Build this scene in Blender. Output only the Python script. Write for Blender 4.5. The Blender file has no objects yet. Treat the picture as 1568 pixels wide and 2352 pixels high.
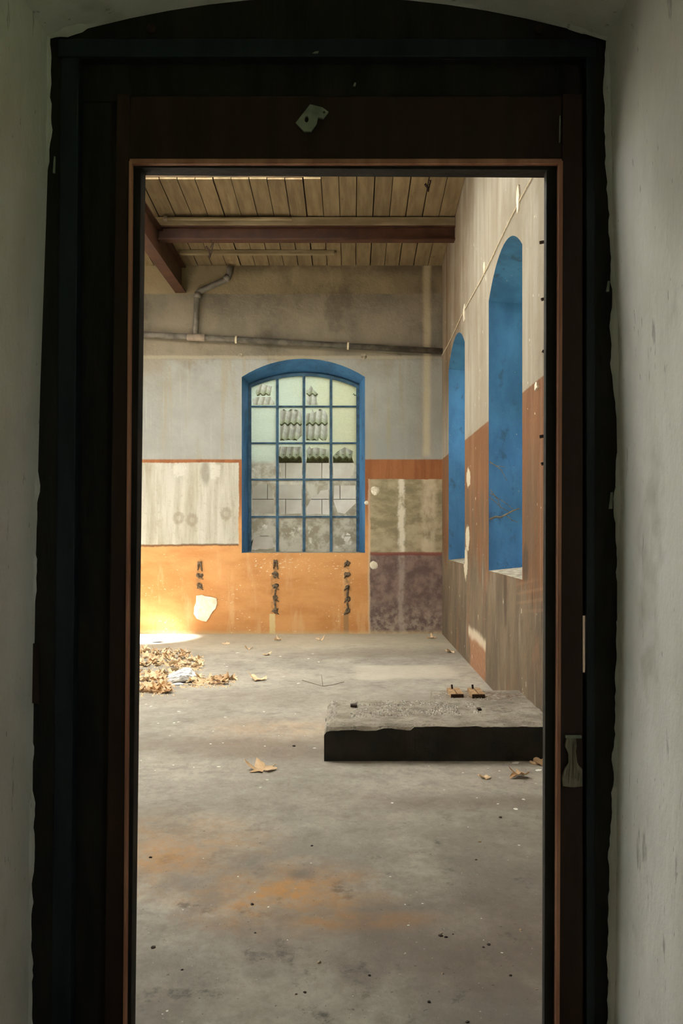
import bpy, bmesh, math, random
from mathutils import Vector, noise as mnoise
from mathutils.geometry import tessellate_polygon

# ------------------------------------------------------------------ camera, world, sun, exposure
F = 2150.0                     # focal length in pixels of the 1568 x 2352 frame
VX, VY = 808.0, 1226.0         # vanishing point of the hall's long direction
CH = 1.30                      # camera height
scene = bpy.context.scene
col = scene.collection
cam_data = bpy.data.cameras.new('camera')
cam = bpy.data.objects.new('camera', cam_data)
col.objects.link(cam)
cam.location = (0, 0, CH)
cam.rotation_euler = (math.radians(90), 0, 0)
cam_data.sensor_fit = 'VERTICAL'
cam_data.sensor_height = 36.0
cam_data.sensor_width = 24.0
cam_data.lens = 36.0 * F / 2352.0
cam_data.shift_x = -(VX - 784.0) / 2352.0
cam_data.shift_y = (VY - 1176.0) / 2352.0
cam_data.clip_start = 0.02
scene.camera = cam

world = bpy.data.worlds.new('overcast_sky')
scene.world = world
world.use_nodes = True
wn = world.node_tree.nodes
bg = wn['Background']
bg.inputs['Color'].default_value = (0.87, 0.955, 1.0, 1)
bg.inputs['Strength'].default_value = 1.2

sun_data = bpy.data.lights.new('sun', 'SUN')
sun_data.energy = 22.0
sun_data.angle = math.radians(3.5)
sun_data.color = (0.94, 0.975, 1.0)
sun = bpy.data.objects.new('sun', sun_data)
col.objects.link(sun)
sun.rotation_euler = Vector((1.0, 0.22, -0.93)).to_track_quat('-Z', 'Y').to_euler()

scene.view_settings.view_transform = 'Standard'
scene.view_settings.look = 'None'
scene.view_settings.gamma = 1.0
scene.view_settings.use_curve_mapping = False
scene.view_settings.exposure = 2.0
scene.cycles.use_denoising = True
scene.cycles.max_bounces = 14
scene.cycles.diffuse_bounces = 9
scene.cycles.transmission_bounces = 8
scene.cycles.sample_clamp_indirect = 8.0

# ------------------------------------------------------------------ measures of the place
XW = 1.17                      # hall side of the right wall
XL = -5.5                      # hall side of the left wall
DB = 12.15                     # hall side of the back wall
YD = 2.40                      # front of the door frame
YF0, YF1 = 1.78, 2.47          # the thick wall that holds the doorway
SB = F / DB

def P(px, py, Y):
    return Vector(((px - VX) * Y / F, Y, CH - (py - VY) * Y / F))
def PG(px, py, z=0.0):         # point of the floor (height z) seen at a pixel
    Y = (CH - z) * F / (py - VY)
    return Vector(((px - VX) * Y / F, Y, z))
def BX(px): return (px - VX) / SB          # on the back wall
def BZ(py): return CH - (py - VY) / SB
def DX(px): return (px - VX) * YD / F      # on the door plane
def DZ(py): return CH - (py - VY) * YD / F
def RY(px): return F * XW / (px - VX)      # on the right wall
def RZ(px, py): return CH - (py - VY) * XW / (px - VX)
def ceil_z(Y): return 4.78 + 0.08 * (DB - Y)

def lin(r, g, b):
    f = lambda c: c / 12.92 if c <= 0.04045 else ((c + 0.055) / 1.055) ** 2.4
    return (f(r / 255.0), f(g / 255.0), f(b / 255.0), 1.0)

# ------------------------------------------------------------------ material helper
class NT:
    def __init__(self, name):
        self.mat = bpy.data.materials.new(name)
        self.mat.use_nodes = True
        self.t = self.mat.node_tree
        self.n = self.t.nodes
        self.l = self.t.links
        self.b = self.n['Principled BSDF']
        tc = self.n.new('ShaderNodeTexCoord')
        self.co = tc.outputs['Object']
        s = self.n.new('ShaderNodeSeparateXYZ')
        self.l.new(self.co, s.inputs[0])
        self.x, self.y, self.z = s.outputs
    def put(self, sock, v):
        if isinstance(v, (int, float)):
            sock.default_value = v
        elif isinstance(v, (tuple, list)):
            sock.default_value = v
        else:
            self.l.new(v, sock)
    def m(self, op, a, b=0.0, clamp=False):
        k = self.n.new('ShaderNodeMath'); k.operation = op; k.use_clamp = clamp
        self.put(k.inputs[0], a); self.put(k.inputs[1], b)
        return k.outputs[0]
    def add(self, a, b): return self.m('ADD', a, b)
    def sub(self, a, b): return self.m('SUBTRACT', a, b)
    def mul(self, a, b): return self.m('MULTIPLY', a, b)
    def mx(self, a, b): return self.m('MAXIMUM', a, b)
    def ss(self, v, a, b, lo=0.0, hi=1.0):
        k = self.n.new('ShaderNodeMapRange'); k.interpolation_type = 'SMOOTHSTEP'
        self.put(k.inputs[0], v)
        if a > b: a, b, lo, hi = b, a, hi, lo
        k.inputs[1].default_value = a; k.inputs[2].default_value = b
        k.inputs[3].default_value = lo; k.inputs[4].default_value = hi
        return k.outputs[0]
    def noise(self, sc=(1, 1, 1), detail=4.0, rough=0.55, off=0.0, dist=0.0):
        mp = self.n.new('ShaderNodeMapping')
        mp.inputs['Scale'].default_value = sc if not isinstance(sc, (int, float)) else (sc, sc, sc)
        mp.inputs['Location'].default_value = (off, off * 1.7, off * 0.6)
        self.l.new(self.co, mp.inputs[0])
        k = self.n.new('ShaderNodeTexNoise')
        k.inputs['Scale'].default_value = 1.0
        k.inputs['Detail'].default_value = detail
        k.inputs['Roughness'].default_value = rough
        k.inputs['Distortion'].default_value = dist
        self.l.new(mp.outputs[0], k.inputs['Vector'])
        return k.outputs[0]
    def mix(self, f, a, b):
        k = self.n.new('ShaderNodeMix'); k.data_type = 'RGBA'
        self.put(k.inputs[0], f); self.put(k.inputs[6], a); self.put(k.inputs[7], b)
        return k.outputs[2]
    def scale_col(self, c, f):
        k = self.n.new('ShaderNodeMix'); k.data_type = 'RGBA'; k.blend_type = 'MULTIPLY'
        k.inputs[0].default_value = 1.0
        self.put(k.inputs[6], c)
        cc = self.n.new('ShaderNodeCombineColor')
        for i in range(3): self.put(cc.inputs[i], f)
        self.l.new(cc.outputs[0], k.inputs[7])
        return k.outputs[2]
    def band(self, v, a, b, s):
        return self.mul(self.ss(v, a - s, a + s), self.ss(v, b + s, b - s))
    def rect(self, u, v, u0, u1, v0, v1, s=0.01):
        return self.mul(self.band(u, u0, u1, s), self.band(v, v0, v1, s))
    def disc(self, u, v, cu, cv, ru, rv, wob=None, s=0.25):
        a = self.mul(self.sub(u, cu), 1.0 / ru); b = self.mul(self.sub(v, cv), 1.0 / rv)
        d = self.m('SQRT', self.add(self.mul(a, a), self.mul(b, b)))
        if wob is not None: d = self.add(d, wob)
        return self.ss(d, 1.0 + s, 1.0 - s)
    def out(self, colr, rough=0.85, bump=None, dist=0.01, strength=1.0, metal=0.0, spec=0.3):
        self.put(self.b.inputs['Base Color'], colr)
        self.put(self.b.inputs['Roughness'], rough)
        self.b.inputs['Metallic'].default_value = metal
        self.b.inputs['Specular IOR Level'].default_value = spec
        if bump is not None:
            k = self.n.new('ShaderNodeBump')
            k.inputs['Distance'].default_value = dist
            k.inputs['Strength'].default_value = strength
            self.put(k.inputs['Height'], bump)
            self.l.new(k.outputs[0], self.b.inputs['Normal'])
        return self.mat

def simple(name, c, c2=None, sc=8.0, rough=0.8, bump=0.0, metal=0.0, spec=0.3, stretch=(1, 1, 1), lo=0.35, hi=0.65):
    t = NT(name)
    if c2 is None:
        c2 = tuple(v * 0.7 for v in c[:3]) + (1,)
    n = t.noise(tuple(sc * s for s in stretch), 5)
    return t.out(t.mix(t.ss(n, lo, hi), c, c2), rough, n if bump else None, bump if bump else 0.01, 1.0, metal, spec)

# ---- hall, back wall
def mat_back_wall():
    t = NT('back_wall_paint'); u, v = t.x, t.z
    wob = t.sub(t.noise((3, 3, 3), 4, .6, 3.1), .5)
    fine = t.sub(t.noise((30, 30, 30), 4, .6, 9.1), .5)
    streak = t.noise((9, 1, .55), 4, .6, 1.3)
    streak2 = t.noise((22, 1, .9), 3, .6, 5.3)
    blot = t.noise((1.2, 1.2, 1.2), 5, .6, 7.7)
    uw = t.add(u, t.add(t.mul(wob, .03), t.mul(fine, .02)))
    vw = t.add(v, t.add(t.mul(wob, .03), t.mul(fine, .02)))
    # lime wash
    c = t.mix(t.ss(blot, .35, .65), lin(160, 159, 154), lin(145, 144, 139))
    c = t.mix(t.mul(t.ss(streak, .52, .7), .55), c, lin(158, 145, 118))
    c = t.mix(t.mul(t.ss(streak2, .55, .75), .35), c, lin(178, 176, 168))
    # upper wall above the ledge: dirt plus painted-in light falloff, cream lintel band under the boards
    up = t.ss(v, BZ(832), BZ(812))
    cu = t.mix(t.ss(t.noise((1.6, 1, .8), 5, .6, 2.2), .35, .65), lin(128, 119, 104), lin(106, 98, 86))
    c = t.mix(up, c, cu)
    mid = t.mul(t.ss(v, BZ(930), BZ(830)), t.ss(blot, .40, .62))
    c = t.mix(t.mul(mid, .55), c, lin(146, 132, 112))
    lintel = t.ss(vw, BZ(677), BZ(673))
    c = t.mix(lintel, c, t.mix(t.ss(blot, .35, .65), lin(142, 126, 98), lin(122, 108, 84)))
    top_dark = t.mul(t.ss(t.add(v, t.mul(wob, .10)), BZ(640), BZ(610)), t.ss(blot, .38, .58))  # blotchy darkening of the wall towards the boards
    c = t.mix(t.mul(top_dark, .7), c, lin(70, 58, 42))
    dk = t.mul(t.ss(t.noise((2.2, 1, 1.6), 6, .66, 71.), .52, .68), t.ss(v, BZ(900), BZ(800)))
    c = t.mix(t.mul(dk, .5), c, lin(84, 74, 62))
    ledge = t.band(vw, BZ(824), BZ(817), .008)
    c = t.mix(t.mul(ledge, .4), c, lin(180, 168, 142))
    # grey bloom right of the window
    g = t.mul(t.disc(u, v, BX(985), BZ(900), .42, .75, t.mul(wob, 1.2), .6), .4)
    c = t.mix(g, c, lin(120, 114, 102))
    cr = t.mul(t.band(t.add(u, t.mul(wob, .04)), BX(972), BX(988), .03), t.ss(v, BZ(1055), BZ(1040)))
    c = t.mix(t.mul(cr, .5), c, lin(202, 184, 148))
    # brown dado, lightened to ochre lower down for bounce light in the paint
    dado = t.ss(t.add(v, t.mul(fine, .012)), BZ(1053), BZ(1057))
    brown = t.mix(t.ss(streak, .4, .65), lin(152, 98, 62), lin(136, 84, 52))
    ochre_lit = t.mix(t.ss(t.noise((1.5, 1, 4), 5, .6, 4.4), .35, .68), lin(206, 150, 96), lin(188, 130, 78))
    ochre_lit = t.mix(t.mul(t.ss(t.noise((5, 5, 1.2), 4, .6, 14.4), .56, .7), .45), ochre_lit, lin(214, 176, 132))
    paint = t.mix(t.ss(vw, BZ(1130), BZ(1240)), brown, ochre_lit)
    c = t.mix(dado, c, paint)
    # white panel left of the window, bare where a board hung
    pan = t.rect(uw, vw, -6.0, BX(548), BZ(1251), BZ(1063), .008)
    pc = t.mix(t.ss(t.noise((7, 1, .7), 6, .68, 8.0), .36, .68), lin(190, 186, 174), lin(162, 155, 138))
    pc = t.mix(t.mul(t.ss(t.noise((4, 1, 4), 5, .65, 18.0), .58, .7), .5), pc, lin(158, 146, 124))
    for cx, cy in ((410, 1190), (441, 1194), (519, 1180)):
        d = t.disc(u, v, BX(cx), BZ(cy), .075, .085, t.mul(fine, 1.0), .2)
        d2 = t.disc(u, v, BX(cx), BZ(cy), .03, .035, t.mul(fine, 1.0), .3)
        pc = t.mix(t.mul(t.sub(d, t.mul(d2, .7)), .45), pc, lin(132, 118, 98))
    for cx, cy, r in ((410, 1078, .10), (492, 1084, .085)):
        pc = t.mix(t.mul(t.disc(u, v, BX(cx), BZ(cy), r * .8, r, t.add(t.mul(wob, 2.5), t.mul(fine, 1.6)), .3), .7), pc, lin(204, 200, 190))
    pc = t.mix(t.mul(t.ss(t.noise((18, 1, 18), 5, .7, 87.), .55, .68), .35), pc, lin(140, 130, 112))
    pc = t.mix(t.mul(t.disc(u, v, BX(472), BZ(1088), .05, .14, t.mul(wob, 1.5), .5), .55), pc, lin(110, 100, 86))
    c = t.mix(pan, c, pc)
    gap = t.rect(uw, t.add(v, t.mul(wob, .08)), -6.0, BX(547), BZ(1255), BZ(1250), .010)
    c = t.mix(t.mul(gap, .75), c, lin(70, 56, 44))
    # grey panel right of the window
    ol = t.rect(uw, vw, BX(850), 3.0, BZ(1270), BZ(1101), .006)
    oc = t.mix(t.ss(t.noise((4, 1, 7), 5, .65, 6.0), .35, .66), lin(128, 118, 92), lin(168, 154, 126))
    rag = t.add(t.mul(wob, .05), t.mul(t.sub(t.noise((11, 11, 11), 5, .7, 81.), .5), .10))
    s1 = t.mul(t.band(t.add(u, rag), BX(915), BX(928), .02), t.ss(t.noise((9, 1, 5), 4, .6, 83.), .28, .46))
    s2 = t.mul(t.band(t.add(u, t.mul(rag, 1.4)), BX(968), BX(1000), .04), t.ss(t.noise((7, 1, 3), 5, .65, 85.), .32, .56))
    oc = t.mix(t.mul(s1, .85), oc, lin(218, 208, 190))
    oc = t.mix(t.mul(s2, .7), oc, lin(196, 180, 154))
    c = t.mix(ol, c, oc)
    pu = t.rect(uw, vw, BX(848), 3.0, -1.0, BZ(1271), .008)
    puc = t.mix(t.ss(t.noise((6, 1, 6), 6, .7, 11.0), .36, .64), lin(132, 110, 100), lin(96, 78, 74))
    puc = t.mix(t.mul(s1, .45), puc, lin(180, 164, 152))
    puc = t.mix(t.mul(t.mul(t.ss(v, .55, .1), t.ss(t.noise((14, 1, 14), 5, .7, 13.0), .42, .62)), .6), puc, lin(176, 160, 144))
    c = t.mix(pu, c, puc)
    rl = t.rect(u, vw, BX(849), 3.0, BZ(1276), BZ(1268), .008)
    c = t.mix(t.mul(rl, .8), c, lin(120, 66, 58))
    wl = t.rect(uw, v, BX(845), BX(850), -1.0, BZ(1100), .008)
    c = t.mix(t.mul(wl, .6), c, lin(200, 176, 150))
    # flaked chips in the lower dado paint
    fl = t.noise((26, 1, 60), 3, .6, 21.0)
    zone = t.noise((1.6, 1, 2.4), 3, .5, 23.0)
    fm = t.mul(t.mul(t.ss(fl, .65, .69), t.ss(zone, .46, .58)), t.rect(u, v, -6.0, BX(846), -1.0, BZ(1252), .01))
    c = t.mix(fm, c, lin(236, 222, 196))
    fl2 = t.mul(t.mul(t.ss(fl, .60, .64), t.rect(u, t.add(v, t.mul(wob, .1)), BX(585), BX(715), BZ(1308), BZ(1284), .02)), .9)
    c = t.mix(fl2, c, lin(226, 214, 192))
    for cx, y0, y1 in ((458, 1288, 1354), (630, 1288, 1412), (797, 1286, 1412)):
        sm = t.mul(t.band(t.add(u, t.add(t.mul(wob, .06), t.mul(fine, .05))), BX(cx) - .035, BX(cx) + .035, .03), t.band(v, BZ(y1), BZ(y0), .03))
        c = t.mix(t.mul(t.mul(sm, t.ss(t.noise((9, 1, 9), 5, .7, 91.), .44, .60)), .7), c, lin(112, 90, 66))
    # pale bases under the dabs, dusty foot of the wall
    c = t.mix(t.rect(uw, v, BX(619), BX(632), -.1, BZ(1410), .006), c, lin(206, 182, 134))
    c = t.mix(t.mul(t.rect(uw, v, BX(789), BX(801), -.1, BZ(1408), .008), .8), c, lin(150, 116, 84))
    c = t.mix(t.mul(t.ss(t.add(v, t.mul(wob, .08)), .06, .0), .6), c, lin(190, 168, 130))
    h = t.add(t.mul(t.noise((5, 5, 5), 6, .6, 1.0), .8), t.mul(t.noise((40, 40, 40), 4, .6, 2.0), .2))
    return t.out(c, .88, h, .03, .7, spec=.25)

# ---- hall, right wall
def mat_right_wall():
    t = NT('right_wall_paint'); u, v = t.y, t.z
    wob = t.sub(t.noise((3, 3, 3), 4, .6, 3.1), .5)
    fine = t.sub(t.noise((30, 30, 30), 4, .6, 9.1), .5)
    streak = t.noise((1, 2.6, .5), 6, .62, 1.3)
    streak2 = t.noise((1, 13, .6), 4, .6, 5.3)
    blot = t.noise((1, 1.1, 1.1), 5, .6, 7.7)
    c = t.mix(t.ss(streak, .35, .65), lin(162, 155, 142), lin(142, 132, 116))
    c = t.mix(t.mul(t.ss(streak2, .52, .72), .3), c, lin(182, 176, 164))
    c = t.mix(t.mul(t.ss(blot, .50, .68), .5), c, lin(126, 114, 96))
    # browner towards the roof and the far corner
    corner_brown = t.mul(t.ss(t.add(v, t.mul(wob, .8)), 1.9, 3.6), t.ss(t.add(u, t.mul(wob, 2.0)), 8.3, 11.4))
    c = t.mix(t.mul(corner_brown, t.ss(streak, .3, .6, .6, 1.0)), c, lin(104, 82, 58))
    dado = t.ss(t.add(v, t.mul(fine, .02)), 2.276, 2.262)
    brown = t.mix(t.ss(streak, .38, .62), lin(126, 89, 61), lin(112, 75, 48))
    brown = t.mix(t.mul(t.ss(streak2, .54, .7), .35), brown, lin(146, 116, 92))
    brown = t.mix(t.mul(t.mul(t.ss(t.noise((1, 2.6, .8), 5, .65, 31.), .44, .62), t.ss(v, 2.2, 1.5)), .7), brown, lin(92, 76, 58))
    # bare grimy plaster below the windows
    low = t.ss(t.add(v, t.add(t.mul(wob, .9), t.mul(t.sub(streak, .5), 1.1))), 1.25, .85)
    lc = t.mix(t.ss(t.noise((1, 2.4, 1.1), 7, .68, 12.), .36, .64), lin(118, 103, 84), lin(92, 82, 68))
    lc = t.mix(t.mul(t.ss(t.noise((1, 2.2, 1.0), 6, .66, 41.), .54, .68), .6), lc, lin(140, 100, 72))
    lc = t.mix(t.mul(t.ss(t.noise((1, 5, .9), 5, .6, 51.), .58, .68), .55), lc, lin(144, 134, 122))
    brown = t.mix(t.mul(low, .9), brown, lc)
    c = t.mix(dado, c, brown)
    for px, y0, y1, w in ((1075, 1074, 1118, .16), (1074, 1207, 1262, .14), (1069, 1262, 1330, .14)):
        c = t.mix(t.disc(u, v, RY(px), (RZ(px, y0) + RZ(px, y1)) / 2, w, (RZ(px, y0) - RZ(px, y1)) / 2, t.add(t.mul(wob, 1.5), t.mul(fine, 1.2)), .12), c, lin(190, 178, 154))
    # patch of brick red plaster at the foot of the wall
    c = t.mix(t.rect(t.add(u, t.mul(wob, .3)), t.add(v, t.mul(wob, .12)), 8.2, 9.3, -.1, .30, .03), c,
              t.mix(t.ss(fine, -.12, .12), lin(160, 120, 92), lin(144, 102, 76)))
    c = t.mix(t.mul(t.rect(t.add(u, t.mul(wob, .3)), t.add(v, t.mul(wob, .12)), 8.2, 9.4, .28, .37, .03), .8), c, lin(208, 192, 168))
    # soot around the near sill and dark scars
    for px, py, a, b in ((1206, 1300, .10, .12), (1160, 1370, .08, .25), (1222, 1372, .02, .06), (1244, 1410, .02, .12)):
        c = t.mix(t.mul(t.disc(u, v, RY(px), RZ(px, py), a, b, t.mul(wob, 2.0), .4), .75), c, lin(66, 54, 44))
    hatch = t.m('SINE', t.mul(t.add(v, t.mul(u, .10)), 95.0))
    c = t.mix(t.mul(t.mul(t.ss(hatch, .2, .9), t.rect(u, v, 5.7, 6.65, .78, 1.0, .05)), .12), c, lin(176, 132, 98))
    chip = t.mul(t.ss(t.noise((1, 16, 9), 3, .6, 61.), .71, .74), t.ss(v, 4.3, 3.9))
    c = t.mix(chip, c, lin(234, 226, 208))
    h = t.add(t.mul(t.noise((4, 4, 4), 6, .6, 1.0), .8), t.mul(t.noise((36, 36, 36), 4, .6, 2.0), .2))
    return t.out(c, .86, h, .03, .7, spec=.25)

def mat_blue():
    t = NT('blue_reveal_paint')
    n = t.noise((3, 3, 1.2), 5, .6, 2.0)
    c = t.mix(t.ss(n, .35, .68), lin(64, 112, 154), lin(48, 90, 128))
    c = t.mix(t.mul(t.ss(t.noise((8, 8, 5), 5, .65, 5.0), .56, .70), .6), c, lin(44, 66, 82))
    c = t.mix(t.ss(t.noise((40, 40, 40), 3, .6, 8.0), .72, .74), c, lin(150, 150, 140))
    return t.out(c, .75, t.noise((12, 12, 12), 5, .6), .02, .5)

def mat_floor():
    t = NT('worn_concrete_floor'); u, v = t.x, t.y
    wob = t.sub(t.noise((1.1, 1.1, 1), 5, .62, 3.1), .5)
    a = t.noise((.9, .7, 1), 6, .62, 1.0)
    b = t.noise((2.6, 2.0, 1), 6, .66, 4.0)
    f = t.noise((26, 22, 1), 5, .7, 6.0)
    c = t.mix(t.ss(a, .34, .66), lin(177, 170, 157), lin(149, 143, 132))
    c = t.mix(t.mul(t.ss(b, .40, .62), .55), c, lin(150, 141, 130))
    md = t.noise((7, 6, 1), 6, .68, 26.)
    c = t.mix(t.mul(t.ss(md, .50, .66), .45), c, lin(112, 105, 97))
    c = t.mix(t.mul(t.ss(md, .46, .34), .35), c, lin(180, 174, 164))
    c = t.mix(t.mul(t.ss(f, .40, .66), .30), c, lin(112, 104, 96))
    # darker towards the doorway: weaker light painted into the floor, with dark blotches
    near = t.ss(t.add(v, t.mul(wob, 2.0)), 4.9, 3.2)
    c = t.mix(t.mul(t.mul(near, t.ss(b, .32, .58)), .65), c, lin(110, 103, 95))
    c = t.mix(t.mul(t.mul(near, t.ss(t.noise((5, 4, 1), 6, .7, 16.), .56, .68)), .75), c, lin(62, 56, 52))
    # rust stains
    r1 = t.disc(u, v, -.30, 3.38, .27, .25, t.mul(wob, 3.2), .75)
    r2 = t.disc(u, v, -.74, 3.85, .30, .36, t.mul(wob, 3.0), .8)
    r3 = t.disc(u, v, -.42, 6.2, .45, .45, t.mul(wob, 2.6), .8)
    r4 = t.disc(u, v, -.02, 3.15, .22, .07, t.mul(wob, 1.8), .7)
    rs = t.mx(t.mx(t.mul(r1, 1.0), t.mul(r2, .7)), t.mx(t.mul(r3, .45), t.mul(r4, .9)))
    c = t.mix(t.mul(rs, t.mul(t.ss(f, .30, .60, .45, .95), t.ss(md, .62, .36, .35, 1.0))), c, lin(184, 132, 68))
    # damp dark swathes
    for cx, cy, rx, ry, s in ((-.55, 5.75, .8, .28, .65), (-.195, 3.57, .05, .05, .7), (.78, 4.55, .7, .13, .55), (.25, 3.0, .6, .25, .45),
                              (-.55, 7.35, .9, .3, .25), (.35, 10.2, 1.2, .35, .4)):
        c = t.mix(t.mul(t.disc(u, v, cx, cy, rx, ry, t.mul(wob, 3.0), .8), s), c, lin(104, 88, 76))
    # pale scrubbed rectangle of newer screed before the plinth
    p = t.rect(t.add(u, t.mul(wob, .25)), t.add(v, t.mul(wob, .4)), .05, .95, 8.4, 9.3, .08)
    c = t.mix(t.mul(p, .55), c, lin(196, 188, 172))
    far = t.ss(t.add(v, t.mul(wob, 2.)), 9.5, 11.6)
    c = t.mix(t.mul(far, .55), c, lin(180, 168, 142))
    # grit
    c = t.mix(t.mul(t.ss(t.noise((70, 60, 1), 3, .6, 8.0), .70, .74), .7), c, lin(206, 198, 184))
    c = t.mix(t.mul(t.ss(t.noise((58, 50, 1), 3, .6, 18.0), .68, .73), .75), c, lin(70, 62, 54))
    h = t.add(t.mul(b, .5), t.mul(f, .3))
    return t.out(c, t.ss(a, .3, .7, .62, .82), h, .02, .55, spec=.35)

def mat_plaster(name='old_white_plaster'):
    t = NT(name)
    n = t.noise((3, 3, 1.6), 6, .6, 1.0)
    c = t.mix(t.ss(n, .36, .66), lin(232, 231, 224), lin(214, 212, 203))
    st = t.noise((14, 14, 3.2), 5, .7, 5.0)
    c = t.mix(t.mul(t.ss(st, .62, .70), .55), c, lin(110, 106, 96))
    c = t.mix(t.mul(t.ss(t.noise((60, 60, 18), 3, .6, 8.0), .69, .73), .6), c, lin(90, 84, 76))
    c = t.mix(t.mul(t.ss(t.noise((2, 2, 2), 4, .6, 12.0), .60, .70), .4), c, lin(150, 142, 122))
    h = t.add(t.mul(n, .7), t.mul(t.noise((45, 45, 30), 5, .65, 3.0), .25))
    return t.out(c, .8, h, .02, .6, spec=.3)

def mat_planks():
    t = NT('cream_ceiling_board')
    oi = t.n.new('ShaderNodeObjectInfo')
    r = oi.outputs['Random']
    off = t.n.new('ShaderNodeVectorMath'); off.operation = 'ADD'
    cc = t.n.new('ShaderNodeCombineXYZ')
    t.put(cc.inputs[0], t.mul(r, 37.0)); t.put(cc.inputs[1], t.mul(r, 91.0))
    t.l.new(t.co, off.inputs[0]); t.l.new(cc.outputs[0], off.inputs[1])
    t.co = off.outputs[0]
    g = t.noise((16, 1.2, 16), 5, .6, 1.0)
    c = t.mix(t.ss(g, .3, .7), lin(124, 106, 77), lin(102, 85, 59))
    c = t.scale_col(c, t.add(.86, t.mul(r, .22)))
    c = t.mix(t.mul(t.ss(t.noise((9, 5, 9), 3, .6, 4.0), .64, .72), .65), c, lin(96, 72, 44))
    return t.out(c, .8, g, .006, .5)

def mat_glass():
    """old cast glass: milky, yellow-green, the lower lights caked with grey dirt"""
    t = NT('milky_cast_glass')
    wob = t.sub(t.noise((4, 4, 4), 5, .6, 2.0), .5)
    fine = t.noise((34, 34, 90), 3, .5, 4.0)
    zz = t.add(t.z, t.mul(wob, .12))
    dirt = t.ss(zz, 1.24, 1.16)
    side = t.ss(t.add(t.x, t.mul(wob, .5)), -.3, .6)
    base = t.mix(side, lin(216, 224, 206), lin(216, 212, 178))
    base = t.scale_col(base, t.ss(fine, .3, .7, .9, 1.0))
    dc = t.mix(t.ss(t.noise((7, 7, 7), 5, .65, 9.0), .40, .60), lin(160, 151, 132), lin(200, 195, 182))
    dc = t.mix(t.ss(t.noise((5, 5, 5), 4, .6, 19.0), .60, .68), dc, lin(226, 222, 214))
    colr = t.mix(dirt, base, dc)
    tl = t.n.new('ShaderNodeBsdfTranslucent'); t.put(tl.inputs['Color'], colr)
    rf = t.n.new('ShaderNodeBsdfRefraction'); t.put(rf.inputs['Color'], colr)
    rf.inputs['Roughness'].default_value = .45; rf.inputs['IOR'].default_value = 1.1
    df = t.n.new('ShaderNodeBsdfDiffuse'); t.put(df.inputs['Color'], colr)
    gl = t.n.new('ShaderNodeBsdfGlossy'); gl.inputs['Roughness'].default_value = .25
    m1 = t.n.new('ShaderNodeMixShader'); m1.inputs[0].default_value = .35
    t.l.new(tl.outputs[0], m1.inputs[1]); t.l.new(rf.outputs[0], m1.inputs[2])
    m2 = t.n.new('ShaderNodeMixShader'); t.put(m2.inputs[0], t.ss(zz, 1.24, 1.16, .10, .45))
    t.l.new(m1.outputs[0], m2.inputs[1]); t.l.new(df.outputs[0], m2.inputs[2])
    m3 = t.n.new('ShaderNodeMixShader'); m3.inputs[0].default_value = .04
    t.l.new(m2.outputs[0], m3.inputs[1]); t.l.new(gl.outputs[0], m3.inputs[2])
    t.l.new(m3.outputs[0], t.n['Material Output'].inputs['Surface'])
    return t.mat

def mat_skylight():
    t = NT('translucent_roof_sheet')
    n = t.noise((3, 3, 3), 4)
    c = t.mix(t.ss(n, .3, .7), lin(248, 246, 240), lin(238, 234, 226))
    tl = t.n.new('ShaderNodeBsdfTranslucent'); t.put(tl.inputs['Color'], c)
    df = t.n.new('ShaderNodeBsdfDiffuse'); t.put(df.inputs['Color'], c)
    m1 = t.n.new('ShaderNodeMixShader'); m1.inputs[0].default_value = .2
    t.l.new(tl.outputs[0], m1.inputs[1]); t.l.new(df.outputs[0], m1.inputs[2])
    t.l.new(m1.outputs[0], t.n['Material Output'].inputs['Surface'])
    return t.mat

def mat_leaf():
    t = NT('dry_plane_leaf')
    oi = t.n.new('ShaderNodeObjectInfo')
    r = oi.outputs['Random']
    n = t.noise((20, 20, 20), 4, .6, 1.0)
    c = t.mix(t.ss(n, .3, .7), lin(236, 212, 178), lin(214, 180, 138))
    c = t.mix(t.ss(r, .55, 1.0, 0., .55), c, lin(172, 126, 82))
    return t.out(c, .75, n, .004, .5)

M = {}
M['back'] = mat_back_wall()
M['right'] = mat_right_wall()
M['blue'] = mat_blue()
M['floor'] = mat_floor()
M['plaster'] = mat_plaster()
M['plank'] = mat_planks()
M['glass'] = mat_glass()
def mat_clear():
    t = NT('clear_glass_side')
    tr = t.n.new('ShaderNodeBsdfTransparent'); tr.inputs['Color'].default_value = (.96, .98, .95, 1)
    t.l.new(tr.outputs[0], t.n['Material Output'].inputs['Surface'])
    return t.mat
M['clear'] = mat_clear()
M['skylight'] = mat_skylight()
M['leaf'] = mat_leaf()
M['sill'] = simple('crumbling_sill_mortar', lin(176, 166, 146), lin(120, 108, 92), 14, .9, .02)
M['limewash'] = simple('sun_blocker_limewash', lin(204, 196, 178), lin(180, 168, 146), 2, .9, .02)
M['deck'] = simple('roof_deck_timber', lin(70, 54, 36), lin(48, 38, 26), 4, .9)
M['steel_red'] = simple('red_brown_steel_paint', lin(76, 45, 28), lin(60, 34, 20), 6, .6, .003)
M['cream_wood'] = simple('cream_painted_timber', lin(142, 126, 98), lin(114, 98, 72), 5, .8, .004, stretch=(.4, 2, 2))
M['pipe'] = simple('grey_plastic_pipe', lin(112, 104, 94), lin(84, 78, 70), 9, .55, .003)
M['pipe_pale'] = simple('pale_pipe_sleeve', lin(150, 132, 116), lin(126, 112, 98), 9, .6)
M['blue_iron'] = simple('dark_blue_iron_paint', lin(58, 92, 116), lin(40, 66, 86), 14, .6, .004)
M['frame_brown'] = simple('dark_brown_frame_paint', lin(56, 35, 23), lin(44, 28, 18), 9, .55, .003, stretch=(2, 2, .3))
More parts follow.
